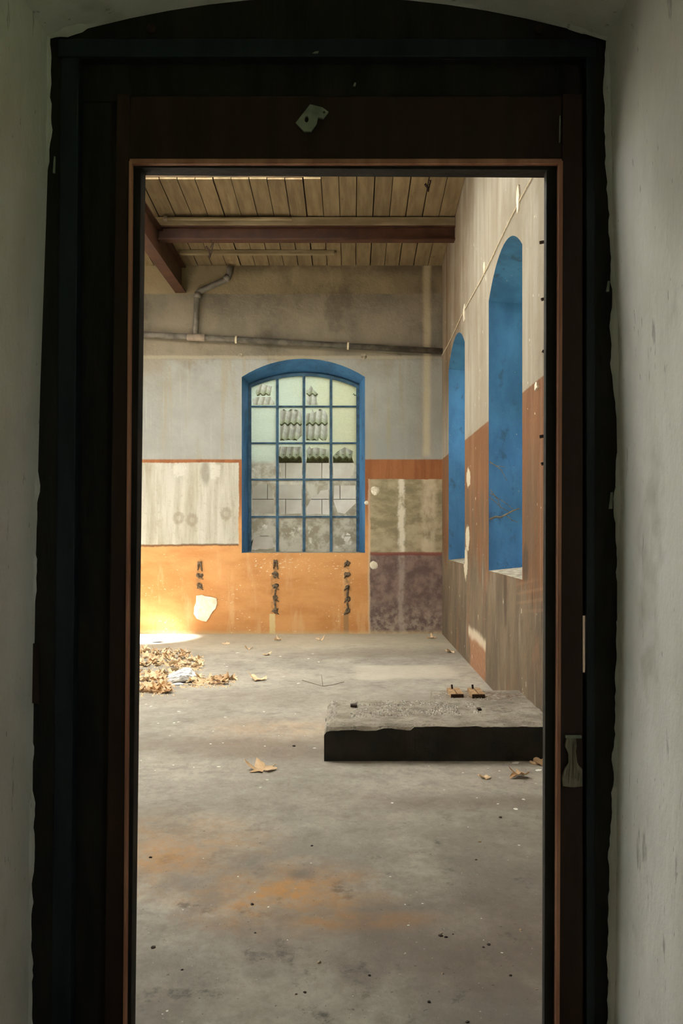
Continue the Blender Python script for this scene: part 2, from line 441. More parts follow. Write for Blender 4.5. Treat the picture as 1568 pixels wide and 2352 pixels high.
M['frame_bead'] = simple('lit_red_brown_bead', lin(196, 142, 114), lin(166, 114, 90), 9, .5, .002, stretch=(2, 2, .3))  # paint raised to carry the light the moulding catches
M['frame_blue'] = simple('blue_black_frame_paint', lin(33, 42, 48), lin(23, 31, 37), 9, .5, .003, stretch=(2, 2, .3))
M['frame_dark'] = simple('old_tarred_timber', lin(40, 36, 28), lin(26, 24, 19), 9, .75, .006, stretch=(2, 2, .4))
M['raw_wood'] = simple('splintered_bare_wood', lin(150, 144, 126), lin(92, 84, 70), 22, .85, .006, stretch=(2, 2, .25))
M['galv'] = simple('dull_zinc_plate', lin(150, 156, 138), lin(120, 126, 112), 20, .6, .002)
M['iron'] = simple('black_rusty_iron', lin(40, 32, 26), lin(62, 40, 26), 30, .8, .004)
M['plinth_shade'] = simple('shaded_plinth_concrete', lin(44, 40, 34), lin(30, 28, 24), 8, .8, .01)  # shade of the plinth's front and left side, painted into the concrete
M['dab'] = simple('dark_mortar_dab', lin(128, 108, 86), lin(72, 60, 48), 30, .9, .01)
M['white_plaster'] = simple('white_plaster_patch', lin(234, 226, 208), lin(206, 194, 170), 12, .9, .012)
M['bag'] = simple('white_crumpled_film', lin(244, 244, 246), lin(226, 228, 232), 20, .45, .004, spec=.5)
M['chip'] = simple('white_paint_flake', lin(244, 242, 236), lin(226, 222, 212), 20, .7)
M['pebble'] = simple('dark_pebble', lin(82, 72, 64), lin(58, 50, 44), 40, .85)
M['pebble_pale'] = simple('beige_pebble', lin(196, 176, 148), lin(160, 142, 116), 40, .85)
M['twig'] = simple('grey_dead_twig', lin(126, 112, 96), lin(92, 80, 68), 30, .9)
M['tan_bar'] = simple('tan_rusted_bar', lin(178, 146, 108), lin(140, 108, 74), 30, .8, .004)
M['block'] = simple('pale_aerated_block', lin(240, 237, 230), lin(228, 222, 214), 5, .9, .006)
M['joint'] = simple('grey_mortar_joint', lin(150, 142, 130), lin(120, 112, 102), 12, .9)
M['crumb'] = simple('pale_mortar_crumb', lin(214, 208, 198), lin(140, 132, 122), 60, .9)
M['moss'] = simple('mossy_mortar', lin(112, 112, 78), lin(84, 80, 56), 30, .9, .01)
M['green_bounce'] = simple('green_bounce_ground', lin(104, 122, 66), lin(80, 96, 50), 3, .9)
M['cord'] = simple('painted_cord', lin(214, 200, 170), lin(186, 170, 138), 14, .8)
M['ground'] = simple('yard_gravel', lin(140, 134, 120), lin(110, 104, 92), 3, .9)

def mat_slab():
    t = NT('pale_plinth_concrete')
    n = t.noise((6, 6, 6), 6, .65, 1.0)
    g = t.noise((40, 40, 40), 4, .65, 4.0)
    c = t.mix(t.ss(n, .36, .64), lin(160, 152, 138), lin(124, 116, 104))
    c = t.mix(t.mul(t.ss(g, .55, .66), .6), c, lin(84, 76, 68))
    rz = t.disc(t.x, t.y, .45, .58, .3, .16, t.mul(t.sub(n, .5), 3.), .6)
    c = t.mix(t.mul(t.mul(rz, t.ss(g, .4, .6)), .8), c, lin(96, 62, 46))
    return t.out(c, .9, t.add(t.mul(n, .6), t.mul(g, .4)), .02, .8)
M['slab'] = mat_slab()

def mat_roof():
    t = NT('weathered_fibre_sheet')
    n = t.noise((5, 5, 5), 5, .6, 1.0)
    c = t.mix(t.ss(n, .35, .65), lin(138, 134, 116), lin(108, 104, 88))
    moss = t.mul(t.ss(t.add(t.y, t.mul(n, .25)), .42, .08), .75)     # moss on the lower lip of each sheet
    c = t.mix(moss, c, lin(92, 98, 56))
    return t.out(c, .9, n, .01, .5)
M['roof'] = mat_roof()

# ------------------------------------------------------------------ mesh helpers
class MB:
    def __init__(self): self.v = []; self.f = []; self.mi = []
    def face(self, idx, m=0): self.f.append(tuple(idx)); self.mi.append(m)
    def box(self, x0, x1, y0, y1, z0, z1, m=0):
        b = len(self.v)
        self.v += [(x, y, z) for z in (z0, z1) for y in (y0, y1) for x in (x0, x1)]
        for q in ((0, 2, 3, 1), (4, 5, 7, 6), (0, 1, 5, 4), (2, 6, 7, 3), (0, 4, 6, 2), (1, 3, 7, 5)):
            self.face([b + i for i in q], m)
        return self
    def hexa(self, pts, m=0):      # 8 points: bottom ring of 4, top ring of 4
        b = len(self.v); self.v += [tuple(p) for p in pts]
        for q in ((3, 2, 1, 0), (4, 5, 6, 7), (0, 1, 5, 4), (1, 2, 6, 5), (2, 3, 7, 6), (3, 0, 4, 7)):
            self.face([b + i for i in q], m)
        return self
    def tube(self, pts, r, n=10, m=0, taper=None):
        pts = [Vector(p) for p in pts]; b = len(self.v)
        up = None
        for i, p in enumerate(pts):
            d = (pts[min(i + 1, len(pts) - 1)] - pts[max(i - 1, 0)]).normalized()
            if up is None:
                up = d.orthogonal().normalized()
            else:
                up = (up - d * up.dot(d)).normalized()
            w = d.cross(up)
            rr = r if taper is None else r + (taper - r) * i / (len(pts) - 1)
            for k in range(n):
                a = 2 * math.pi * k / n
                self.v.append(tuple(p + (up * math.cos(a) + w * math.sin(a)) * rr))
        for i in range(len(pts) - 1):
            for k in range(n):
                self.face([b + i * n + k, b + i * n + (k + 1) % n, b + (i + 1) * n + (k + 1) % n, b + (i + 1) * n + k], m)
        self.face([b + k for k in reversed(range(n))], m)
        self.face([b + (len(pts) - 1) * n + k for k in range(n)], m)
        return self
    def plate(self, loops, fn, d0, d1, m=0, m1=None):
        """flat plate with holes: loops of (u,v); fn(u,v,d) gives the point"""
        tri = tessellate_polygon([[Vector((a, c, 0)) for a, c in lp] for lp in loops])
        flat = [p for lp in loops for p in lp]
        b = len(self.v); n = len(flat)
        self.v += [tuple(fn(a, c, d0)) for a, c in flat] + [tuple(fn(a, c, d1)) for a, c in flat]
        for q in tri:
            self.face([b + i for i in q], m); self.face([b + n + i for i in reversed(q)], m if m1 is None else m1)
        s = 0
        for lp in loops:
            k = len(lp)
            for i in range(k):
                j = (i + 1) % k
                self.face([b + s + i, b + s + j, b + n + s + j, b + n + s + i], m if m1 is None else m1)
            s += k
        return self
    def build(self, name, mats, parent=None, smooth=False, bevel=0.0):
        me = bpy.data.meshes.new(name)
        me.from_pydata(self.v, [], self.f)
        if not isinstance(mats, (list, tuple)): mats = [mats]
        for q in mats: me.materials.append(q)
        for p, k in zip(me.polygons, self.mi): p.material_index = k
        bm = bmesh.new(); bm.from_mesh(me)
        bmesh.ops.recalc_face_normals(bm, faces=bm.faces)
        if bevel > 0:
            bmesh.ops.bevel(bm, geom=[e for e in bm.edges if len(e.link_faces) == 2 and e.calc_face_angle(0) > .5],
                            offset=bevel, segments=2, profile=.6, affect='EDGES')
        bm.to_mesh(me); bm.free()
        if smooth:
            for p in me.polygons: p.use_smooth = True
        o = bpy.data.objects.new(name, me)
        col.objects.link(o)
        if parent is not None: o.parent = parent
        return o

def tag(o, label=None, cat=None, group=None, kind=None):
    if label: o['label'] = label
    if cat: o['category'] = cat
    if group: o['group'] = group
    if kind: o['kind'] = kind
    return o
def empty(name, loc=(0, 0, 0)):
    o = bpy.data.objects.new(name, None); o.location = loc
    o.empty_display_size = .1
    col.objects.link(o); return o
def reorigin(o, loc):
    """move a mesh's origin to loc, keeping the shape where it stands"""
    loc = Vector(loc)
    for vv in o.data.vertices: vv.co -= loc
    o.location = loc
    return o
def struct(o): o['kind'] = 'structure'; return o

def arch_loop(u0, u1, v0, vs, va, n=16, top=None):
    """bottom edge first, then up the right side and over the arch"""
    pts = [(u0, v0), (u1, v0)]
    w = (u1 - u0) / 2; h = va - vs; R = (w * w + h * h) / (2 * h); cu = (u0 + u1) / 2; cv = va - R
    a = math.asin(w / R)
    for i in range(n + 1):
        t = a - 2 * a * i / n
        pts.append((cu + R * math.sin(t), cv + R * math.cos(t)))
    return pts
def arch_height(u, u0, u1, vs, va):
    w = (u1 - u0) / 2; h = va - vs; R = (w * w + h * h) / (2 * h); cu = (u0 + u1) / 2; cv = va - R
    return cv + math.sqrt(max(R * R - (u - cu) ** 2, 0))

def wall(name, rect, openings, fn, th, mats, n_reveal=6):
    """wall slab with openings; each opening = (front loop, back loop). mats: face, reveal, sill"""
    mb = MB()
    for d, k in ((0.0, 0), (th, 1)):
        loops = [rect] + [o[k] for o in openings]
        tri = tessellate_polygon([[Vector((a, c, 0)) for a, c in lp] for lp in loops])
        flat = [p for lp in loops for p in lp]
        b = len(mb.v)
        mb.v += [tuple(fn(a, c, d)) for a, c in flat]
        for q in tri: mb.face([b + i for i in q], 0)
    b = len(mb.v)
    mb.v += [tuple(fn(a, c, 0)) for a, c in rect] + [tuple(fn(a, c, th)) for a, c in rect]
    k = len(rect)
    for i in range(k): mb.face([b + i, b + (i + 1) % k, b + k + (i + 1) % k, b + k + i], 0)
    for fr, bk in openings:
        k = len(fr); b = len(mb.v)
        for s in range(n_reveal + 1):
            q = s / n_reveal
            mb.v += [tuple(fn(p[0] + (r[0] - p[0]) * q, p[1] + (r[1] - p[1]) * q, th * q)) for p, r in zip(fr, bk)]
        for s in range(n_reveal):
            for i in range(k):
                j = (i + 1) % k
                mb.face([b + s * k + i, b + s * k + j, b + (s + 1) * k + j, b + (s + 1) * k + i], 2 if i == 0 else 1)
    o = mb.build(name, mats)
    bm = bmesh.new(); bm.from_mesh(o.data)
    bmesh.ops.remove_doubles(bm, verts=bm.verts, dist=1e-5)
    bmesh.ops.recalc_face_normals(bm, faces=bm.faces)
    bm.to_mesh(o.data); bm.free()
    return struct(o)

# ------------------------------------------------------------------ the setting
floor = struct(MB().box(XL - .4, 1.62, -1.9, DB, -.12, 0).build('floor', M['floor']))

# back wall with its splayed, blue painted window reveal
TB = .34
WB_F = (BX(555), BX(838), BZ(1270), BZ(866), BZ(824))
DW = DB + .29
sw = F / DW
WB_B = ((575 - VX) / sw - .012, (820 - VX) / sw + .012, BZ(1270) + .012, CH - (886 - VY) / sw + .02, CH - (861 - VY) / sw + .02)
fr, bk = arch_loop(*WB_F), arch_loop(*WB_B)
wall_back = wall('wall_back', [(XL - .4, 0), (1.62, 0), (1.62, 5.6), (XL - .4, 5.6)], [(fr, bk)],
                 lambda u, v, d: (u, DB + d, v), TB, [M['back'], M['blue'], M['sill']])

# right wall, two tall arched windows
R_WIN = [(RY(1199), RY(1122)), (RY(1067), RY(1030))]
R_S, R_SP, R_A = .985, 3.29, 3.53
ops = []
for a, b in R_WIN:
    ops.append((arch_loop(a, b, R_S, R_SP, R_A), arch_loop(a + .10, b - .07, R_S + .05, R_SP - .05, R_A - .06)))
wall_right = wall('wall_right', [(YF1, 0), (DB, 0), (DB, 5.6), (YF1, 5.6)], ops,
                  lambda u, v, d: (XW + d, u, v), .45, [M['right'], M['blue'], M['sill']])
# left wall, out of view: three windows like the others
ops = []
for a, b, s_, sp_, ap_ in ((4.1, 5.7, 1.0, 3.2, 3.45), (7.1, 8.8, 1.0, 2.9, 3.15), (10.35, 11.45, 1.0, 3.3, 3.54)):
    lp = arch_loop(a, b, s_, sp_, ap_)
    ops.append((lp, lp))
wall_left = wall('wall_left', [(YF1, 0), (DB, 0), (DB, 5.6), (YF1, 5.6)], ops,
                 lambda u, v, d: (XL - d, u, v), .4, [M['limewash'], M['blue'], M['sill']])

# thick front wall with the arched door recess
def door_loop():
    left = [(DX(x), DZ(y)) for x, y in ((70, 2580), (72, 2100), (76, 1700), (82, 1300), (92, 900), (106, 500), (114, 250), (113, 88))]
    right = [(DX(x), DZ(y)) for x, y in ((1402, 2580), (1408, 2000), (1416, 1500), (1418, 1100), (1412, 800), (1400, 450), (1392, 92))]
    left[0] = (left[0][0], -.06); right[0] = (right[0][0], -.06)
    pts = [left[0]] + right
    n = 14
    for i in range(1, n):
        px = 1392 + (113 - 1392) * i / n
        pts.append((DX(px), DZ(-9 + (px - 752) ** 2 / (2 * 2080.0))))
    pts += list(reversed(left))[:-1]
    return pts
dl = door_loop()
wall_front = wall('wall_front', [(XL - .4, -.1), (1.62, -.1), (1.62, 5.6), (XL - .4, 5.6)], [(dl, dl)],
                  lambda u, v, d: (u, YF0 + d, v), YF1 - YF0, [M['plaster'], M['plaster'], M['floor']], 8)

# ragged plaster lip against the frame
random.seed(4)
def lip(edge, side, name):
    """edge: (px, py) polyline of the plaster's ragged edge on the frame; side -1 left, +1 right, 0 arch"""
    mb = MB(); n = 0
    pts = []
    for (a, b), (c, d) in zip(edge[:-1], edge[1:]):
        k = max(2, int(math.hypot(c - a, d - b) / 14))
        for i in range(k):
            q = i / k; pts.append((a + (c - a) * q, b + (d - b) * q))
    pts.append(edge[-1])
    for i, (x, y) in enumerate(pts):
        j = 5.5 * mnoise.noise(Vector((y * .021, x * .019, 3))) + 3.2 * mnoise.noise(Vector((y * .09, x * .08, 7)))
        if side: x += j; ox, oy = x + side * 34, y
        else: y += j; ox, oy = x, y - 34
        mb.v += [(DX(x), YD - .004, DZ(y)), (DX(x) + side * .004, YD - .016, DZ(y) + (0 if side else .004)),
                 (DX(ox), YD - .07, DZ(oy)), (DX(ox), YD - .004, DZ(oy))]
        if i:
            b = 4 * i
            for k in range(4): mb.face([b - 4 + k, b - 4 + (k + 1) % 4, b + (k + 1) % 4, b + k])
    mb.face([0, 1, 2, 3]); e = len(mb.v); mb.face([e - 1, e - 2, e - 3, e - 4])
    return mb.build(name, M['plaster'], wall_front)
lip([(78, 2560), (76, 2352), (74, 2100), (80, 1900), (74, 1760), (78, 1640), (74, 1620), (72, 1475), (82, 1400), (86, 1240), (90, 1130), (86, 1010),
     (78, 960), (92, 860), (90, 760), (100, 600), (103, 460), (118, 330), (118, 180), (117, 88)], -1, 'plaster_edge')
lip([(1396, 2560), (1394, 2352), (1396, 2000), (1404, 1850), (1408, 1700), (1414, 1500), (1416, 1300), (1406, 1160), (1418, 1000), (1402, 850),
     (1402, 650), (1396, 480), (1388, 330), (1386, 200), (1390, 96)], 1, 'plaster_edge')
lip([(112, 92), (140, 86), (190, 78), (215, 62), (300, 34), (420, 14), (560, 0), (700, -10), (820, -10), (950, 0), (1080, 18), (1140, 30), (1230, 46), (1320, 74),
     (1394, 96)], 0, 'plaster_edge')

# the room in front of the doorway (the camera stands in it)
struct(MB().box(-2.2, -2.0, -1.9, YF0, 0, 3.1).build('wall_entry_left', M['plaster']))
lp = [(-1.2, 1.1), (-.25, 1.1), (-.25, 2.15), (-1.2, 2.15)]
wall('wall_entry_right', [(-1.9, 0), (YF0, 0), (YF0, 3.1), (-1.9, 3.1)], [(lp, lp)], lambda u, v, d: (1.42 + d, u, v), .2, [M['plaster']] * 3)
struct(MB().box(-2.0, 1.42, -1.9, -1.7, 0, 3.1).build('wall_entry_rear', M['plaster']))
struct(MB().box(-2.2, 1.62, -1.9, YF0, 3.1, 3.3).build('ceiling_entry', M['plaster']))

# hall roof: deck with a roof light, ceiling boards below it
SKX0, SKX1, SKY0, SKY1 = -5.0, DX(745) / YD * 9.70, 6.3, 9.70
def roof_box(mb, x0, x1, y0, y1, d0, d1):
    p = []
    for d in (d0, d1):
        p += [(x0, y0, ceil_z(y0) + d), (x1, y0, ceil_z(y0) + d), (x1, y1, ceil_z(y1) + d), (x0, y1, ceil_z(y1) + d)]
    mb.hexa(p)
mb = MB()
roof_box(mb, XL, XW, YF1, SKY0, .022, .16)
roof_box(mb, XL, XW, SKY1, DB, .022, .16)
roof_box(mb, XL, SKX0, SKY0, SKY1, .022, .16)
roof_box(mb, SKX1, XW, SKY0, SKY1, .022, .16)
ceiling = struct(mb.build('ceiling', M['deck']))
# boards
random.seed(11)
pitch = 33.0 / SB
def plank_mesh(w, y0, y1):
    mb = MB()
    roof_box(mb, -w / 2, w / 2, y0, y1, 0.0, .02)
    ob = mb.build('plank', M['plank']); me = ob.data
    bpy.data.objects.remove(ob)
    return me
pm_short = plank_mesh(pitch - .010, SKY1 + .002, DB - .002)
pm_long = plank_mesh(pitch - .010, YF1 + .01, DB - .002)
pm_front = plank_mesh(pitch - .010, YF1 + .01, SKY0 - .002)
x = XW - pitch / 2
while x > XL + pitch / 2:
    if x - pitch / 2 > SKX1 - .12: use = [pm_long]
    else: use = [pm_short, pm_front]
    for me in use:
        o = bpy.data.objects.new('plank', me); col.objects.link(o); o.parent = ceiling
        o.location = (x + random.uniform(-.0025, .0025), 0, random.uniform(-.004, .0015))
    x -= pitch
# roof light: corrugated translucent sheets on bars
rl = struct(empty('window_6', (0, 0, 0)))
nx = 5
for i in range(nx):
    a = SKX0 + (SKX1 - SKX0) * i / nx; b = SKX0 + (SKX1 - SKX0) * (i + 1) / nx
    mb = MB(); roof_box(mb, a - (.3 if i == 0 else .004), b + (.3 if i == nx - 1 else -.004), SKY0 - .3, SKY1 + .3, .161, .172)
    mb.build('roof_light_sheet', M['skylight'], rl)
    if i:
        mb = MB(); roof_box(mb, a - .02, a + .02, SKY0 + .004, SKY1 - .004, .08, .158)
        mb.build('glazing_bar', M['cream_wood'], rl)

# outside: ground, the neighbour's block wall and sheet roof behind the back window
struct(MB().box(-40, -5.9, -40, 50, -.4, -.12).build('ground_left', M['ground']))
struct(MB().box(1.62, 40, -40, 50, -.4, -.12).build('unseen_ground_right', M['green_bounce']))  # unseen ground, made green so its bounce light tints the doorway
struct(MB().box(-5.9, 1.62, DB + TB, 50, -.4, -.12).build('ground_back', M['ground']))
YB = 13.30
wall_yard = struct(MB().box(-2.18, 3.0, YB + .012, YB + .25, -.12, 2.36).build('wall_yard', M['joint']))
sblk = F / YB
bw, bh = 83.0 / sblk, 42.0 / sblk
zj = CH - (1147 - VY) / sblk
xj = (656 - VX) / sblk
blk = MB().box(.004, bw - .004, 0, .05, .004, bh - .004).build('block', M['block'], wall_yard, bevel=.004)
first = True
for r in range(-5, 3):
    for k in range(-3, 5):
        x0 = xj + bw * k + (bw / 2 if r % 2 == 0 else 0); z0 = zj + bh * r
        if z0 + bh > 2.37 or z0 < -.12 or x0 < -2.15 or x0 + bw > 2.8: continue
        if first: o = blk; first = False
        else:
            o = bpy.data.objects.new('block', blk.data); col.objects.link(o); o.parent = wall_yard
        o.location = (x0, YB - .038 + random.uniform(-.003, .003), z0)
struct(MB().box(-9.5, -2.2, 12.62, 26, -.12, 9.0).build('sun_blocker_wall', M['limewash']))  # unseen block added to keep the sun off the yard behind the window
# sheet roof
roof = struct(empty('roof_yard', (0, YB - .12, 2.36)))
slope = math.radians(30)
L, pitchc, amp = .60, .094, .018
def sheet_mesh(wid):
    mb = MB(); n = int(wid / pitchc * 6); rows = 2
    for s in (0, 1):
        for j in range(rows):
            yy = L * 1.12 * j / (rows - 1)
            for i in range(n + 1):
                xx = wid * i / n
                zz = amp * math.cos(2 * math.pi * xx / pitchc) - s * .022
                mb.v.append((xx, yy, zz + .02))
    q = n + 1
    for i in range(n):
        mb.face([i, i + 1, q + i + 1, q + i]); mb.face([2 * q + i, 3 * q + i, 3 * q + i + 1, 2 * q + i + 1])
        mb.face([i, 2 * q + i, 2 * q + i + 1, i + 1]); mb.face([q + i, q + i + 1, 3 * q + i + 1, 3 * q + i])
    mb.face([0, q, 3 * q, 2 * q]); mb.face([n, 2 * q + n, 3 * q + n, q + n])
    ob = mb.build('roof_sheet', M['roof'], smooth=False); me = ob.data
    bpy.data.objects.remove(ob); return me
sm = sheet_mesh(pitchc * 10)
for r in range(8):
    for k in range(5):
        o = bpy.data.objects.new('roof_sheet', sm); col.objects.link(o); o.parent = roof
        o.location = (-2.15 + k * pitchc * 10 * 1.001 , L * r * math.cos(slope), L * r * math.sin(slope))
        o.rotation_euler = (slope - .036, 0, 0)
mb = MB()
p = []
for dz in (-.07, -.03):
    for xx, yy in ((-2.15, .20), (2.5, .20), (2.5, 4.6), (-2.15, 4.6)): p.append((xx, yy, yy * math.tan(slope) + dz))
mb.hexa(p)
mb.build('roof_deck', M['deck'], roof)
zt_ = .12 * math.tan(slope - .036)
MB().box(-2.15, 2.5, .10, .14, -.045, zt_ + .004).build('eaves_filler', M['moss'], roof)

# ------------------------------------------------------------------ windows
def plate_fn_back(u, v, d): return (u, DW + d, v)
win1 = struct(empty('window_1', ((WB_B[0] + WB_B[1]) / 2, DW, WB_B[2])))
def child(o, root):
    o.parent = root; o.matrix_parent_inverse = root.matrix_world.inverted()
    return o
def place(o, root):
    o.parent = root
    off = Vector(root.location)
    for vv in o.data.vertices: vv.co -= off
    return o
def wx(px): return (px - VX) / sw
def wz(py): return CH - (py - VY) / sw
u0, u1, v0, vs, va = wx(574), wx(821), wz(1271), wz(888), wz(862)
outer = arch_loop(u0 - .03, u1 + .03, v0 - .02, vs + .01, va + .03)
inner = arch_loop(u0 + .018, u1 - .018, v0 + .018, vs - .012, va - .012)
place(MB().plate([outer, inner], plate_fn_back, -.022, .03).build('frame', M['blue_iron']), win1)
vb = [wx(637), wx(698), wx(760)]
hb = [wz(1187), wz(1101.5), wz(1018), wz(934)]
for q in vb:
    top = arch_height(q, u0, u1, vs, va)
    place(MB().box(q - .017, q + .017, DW - .028, DW + .012, v0, top).build('muntin', M['blue_iron']), win1)
for q in hb:
    place(MB().box(u0, u1, DW - .018, DW + .010, q - .011, q + .011).build('muntin', M['blue_iron']), win1)
# panes: broken outlines in pixels of a magnified look at the window
def cz(lp): return [(wx(530 + a / 4.61), wz(800 + b / 4.61)) for a, b in lp]
HOLES = {
 (0, 0): [[(265, 450), (292, 402), (320, 377), (380, 392), (436, 402), (428, 440), (416, 500), (280, 506), (262, 470)],
          [(232, 545), (262, 520), (300, 516), (425, 514), (440, 545), (458, 566), (462, 598), (300, 602), (235, 600)]],
 (0, 2): [[(800, 445), (828, 432), (840, 386), (862, 412), (880, 442), (926, 490), (906, 520), (910, 560), (924, 600), (800, 602)]],
 (0, 3): [[(1284, 494), (1305, 470), (1328, 452), (1331, 503), (1300, 506)]],
 (1, 1): [[(520, 690), (526, 655), (560, 646), (600, 664), (640, 644), (700, 652), (750, 664), (754, 925), (735, 940), (700, 978), (620, 972), (522, 980)]],
 (1, 2): [[(796, 690), (840, 688), (866, 645), (880, 684), (940, 643), (1000, 662), (1024, 720), (1028, 925), (1005, 975), (970, 978), (930, 950), (925, 978), (800, 976), (793, 930)]],
 (2, 1): [[(506, 1085), (514, 1042), (750, 1042), (752, 1378), (545, 1376), (520, 1260), (508, 1200)]],
 (2, 2): [[(806, 1160), (797, 1085), (832, 1036), (850, 1062), (900, 1047), (960, 1062), (1036, 1072), (1040, 1376), (790, 1376), (800, 1200)]],
 (2, 3): [[(1080, 1140), (1130, 1090), (1204, 1046), (1292, 1090), (1282, 1160), (1312, 1240), (1292, 1340), (1255, 1376), (1084, 1376)]],
 (3, 0): [[(232, 1470), (300, 1437), (386, 1436), (425, 1480), (452, 1560), (455, 1750), (262, 1750), (222, 1700), (228, 1540)]],
 (3, 1): [[(502, 1446), (748, 1446), (748, 1750), (525, 1755), (498, 1600)]],
 (3, 2): [[(850, 1590), (880, 1556), (925, 1548), (950, 1506), (1000, 1500), (1035, 1490), (1040, 1760), (900, 1752), (800, 1762), (796, 1690), (822, 1650)]],
 (3, 3): [[(1094, 1452), (1318, 1452), (1322, 1640), (1205, 1752), (1130, 1738), (1086, 1620)]],
 (4, 0): [[(214, 2128), (210, 2060), (240, 2010), (290, 1996), (330, 1978), (400, 1986), (440, 2010), (446, 2080), (440, 2118), (380, 2128), (300, 2124), (260, 2136)]],
 (4, 3): [[(1196, 2036), (1206, 1998), (1218, 1984), (1228, 1952), (1262, 1968), (1270, 2000), (1254, 2030), (1232, 2054)]],
}
xs = [u0 + .012] + vb + [u1 - .012]
zs = [wz(862) + 1, hb[3], hb[2], hb[1], hb[0], v0 + .012]
for r in range(5):
    for c in range(4):
        a, b = xs[c], xs[c + 1]; zt, zb = zs[r], zs[r + 1]
        if r == 0:
            lp = [(a, zb), (b, zb)] + [(b + (a - b) * i / 6, arch_height(b + (a - b) * i / 6, u0, u1, vs, va) - .006) for i in range(7)]
        else:
            lp = [(a, zb), (b, zb), (b, zt), (a, zt)]
        loops = [lp] + [cz(h) for h in HOLES.get((r, c), [])]
        o = MB().plate(loops, plate_fn_back, -.002, .003, 0, 1).build('pane', [M['glass'], M['clear']])
        place(o, win1)
# right-hand windows: iron frames near the outer face
def side_window(name, a, b):
    root = struct(empty(name, (XW + .40, (a + b) / 2, R_S)))
    fn = lambda u, v, d: (XW + .40 + d, u, v)
    ua, ub, s, sp, ap = a + .07, b - .05, R_S + .04, R_SP - .04, R_A - .05
    place(MB().plate([arch_loop(ua, ub, s, sp, ap), arch_loop(ua + .05, ub - .05, s + .05, sp - .035, ap - .05)], fn, -.02, .03).build('frame', M['blue_iron']), root)
    vbs = [ua + (ub - ua) * i / 4 for i in (1, 2, 3)]
    hbs = [s + (sp + .02 - s) * i / 5 for i in (1, 2, 3, 4)]
    for q in vbs: place(MB().box(XW + .375, XW + .412, q - .017, q + .017, s + .02, arch_height(q, ua, ub, sp, ap) - .02).build('muntin', M['blue_iron']), root)
    for q in hbs: place(MB().box(XW + .385, XW + .410, ua + .02, ub - .02, q - .011, q + .011).build('muntin', M['blue_iron']), root)
    xs_ = [ua + .02] + vbs + [ub - .02]; zs_ = [s + .02] + hbs + [None]
    rnd = random.Random(name)
    for i in range(4):
        for j in range(5):
            if rnd.random() < .45: continue        # many lights are knocked out
            p, q = xs_[i], xs_[i + 1]
            if j < 4: lp = [(p, zs_[j]), (q, zs_[j]), (q, zs_[j + 1]), (p, zs_[j + 1])]
            else: lp = [(p, zs_[j]), (q, zs_[j])] + [(q + (p - q) * k / 5, arch_height(q + (p - q) * k / 5, ua, ub, sp, ap) - .02) for k in range(6)]
            place(MB().plate([lp], fn, -.002, .003, 0, 1).build('pane', [M['glass'], M['clear']]), root)
side_window('window_2', *R_WIN[0])
side_window('window_3', *R_WIN[1])

# ------------------------------------------------------------------ door frame (fixed in the recess)
door = struct(empty('door_1', (0, YD, 0)))
def bar(name, mat, pts_px, y0, y1, bev=.003):
    """upright or rail: four (px,py) corners on the door plane, from depth y0 to y1 (metres behind the frame's face)"""
    c = [(DX(a), DZ(b)) for a, b in pts_px]
    mb = MB(); mb.hexa([(u, YD + y0, v) for u, v in c] + [(u, YD + y1, v) for u, v in c])
    return place(mb.build(name, mat, None, False, bev), door)
ZB = 2389.0          # pixel row of the frame's foot on the door plane
BOT = VY + CH * F / YD
def upright(name, mat, xt, xb, w_t, w_b, top, y0, y1, bev=.003):
    return bar(name, mat, [(xb, BOT), (xb + w_b, BOT), (xt + w_t, top), (xt, top)], y0, y1, bev)
# rough timber behind everything
upright('rough_jamb', M['frame_dark'], 96, 60, 60, 66, 92, .0, .066)
upright('rough_jamb', M['frame_dark'], 1363, 1363, 56, 58, 92, .0, .066)
arc = [(104 + (1400 - 104) * i / 12) for i in range(13)]
lp = [(DX(x), DZ(-16 + (x - 752) ** 2 / 4160.0 - 6)) for x in arc]
lp = [(DX(1400), DZ(136)), (DX(104), DZ(136))] + lp
place(MB().plate([lp], lambda u, v, d: (u, YD + .003 + d, v), 0, .06).build('arch_board', M['frame_dark']), door)
# outer blue frame
upright('outer_jamb', M['frame_blue'], 140, 118, 42, 44, 128, -.004, .072)
upright('outer_jamb', M['frame_blue'], 1345, 1345, 20, 20, 128, -.006, .012)
bar('outer_head', M['frame_blue'], [(134, 134), (1370, 134), (1370, 92), (134, 92)], -.008, .072)
bar('outer_stop', M['frame_dark'], [(180, 222), (1340, 222), (1340, 134), (180, 134)], .028, .072)
upright('outer_stop', M['frame_dark'], 181, 160, 96, 82, 132, .035, .072)
# inner brown frame
upright('inner_jamb', M['frame_brown'], 268, 238, 30, 46, 215, .0, .066)
upright('inner_jamb', M['frame_brown'], 1291, 1283, 47, 56, 215, .0, .05)
bar('head_panel', M['frame_brown'], [(270, 364), (1292, 364), (1292, 218), (270, 218)], .006, .066)
upright('inner_bead', M['frame_bead'], 297, 283, 7, 7, 372, -.008, .06, .0025)
upright('inner_bead', M['frame_bead'], 1281, 1274, 10, 9, 372, -.010, .045, .0025)
bar('head_bead', M['frame_bead'], [(298, 378), (1290, 378), (1290, 366), (298, 366)], -.006, .06)
k1, k2 = (YD + .066) / YD, (YD + .045) / YD
xl_t, xl_b = VX + (335 - VX) * k1, VX + (311 - VX) * k1
xr_t, xr_b = VX + (1249 - VX) * k2, VX + (1244 - VX) * k2
upright('inner_stop', M['frame_dark'], 302, 288, xl_t - 302, xl_b - 288, 340, .012, .066, .002)
upright('inner_stop', M['frame_dark'], xr_t, xr_b, 1283 - xr_t, 1276 - xr_b, 340, .014, .045, .002)
yh = lambda p: VY + (p - VY) * k1
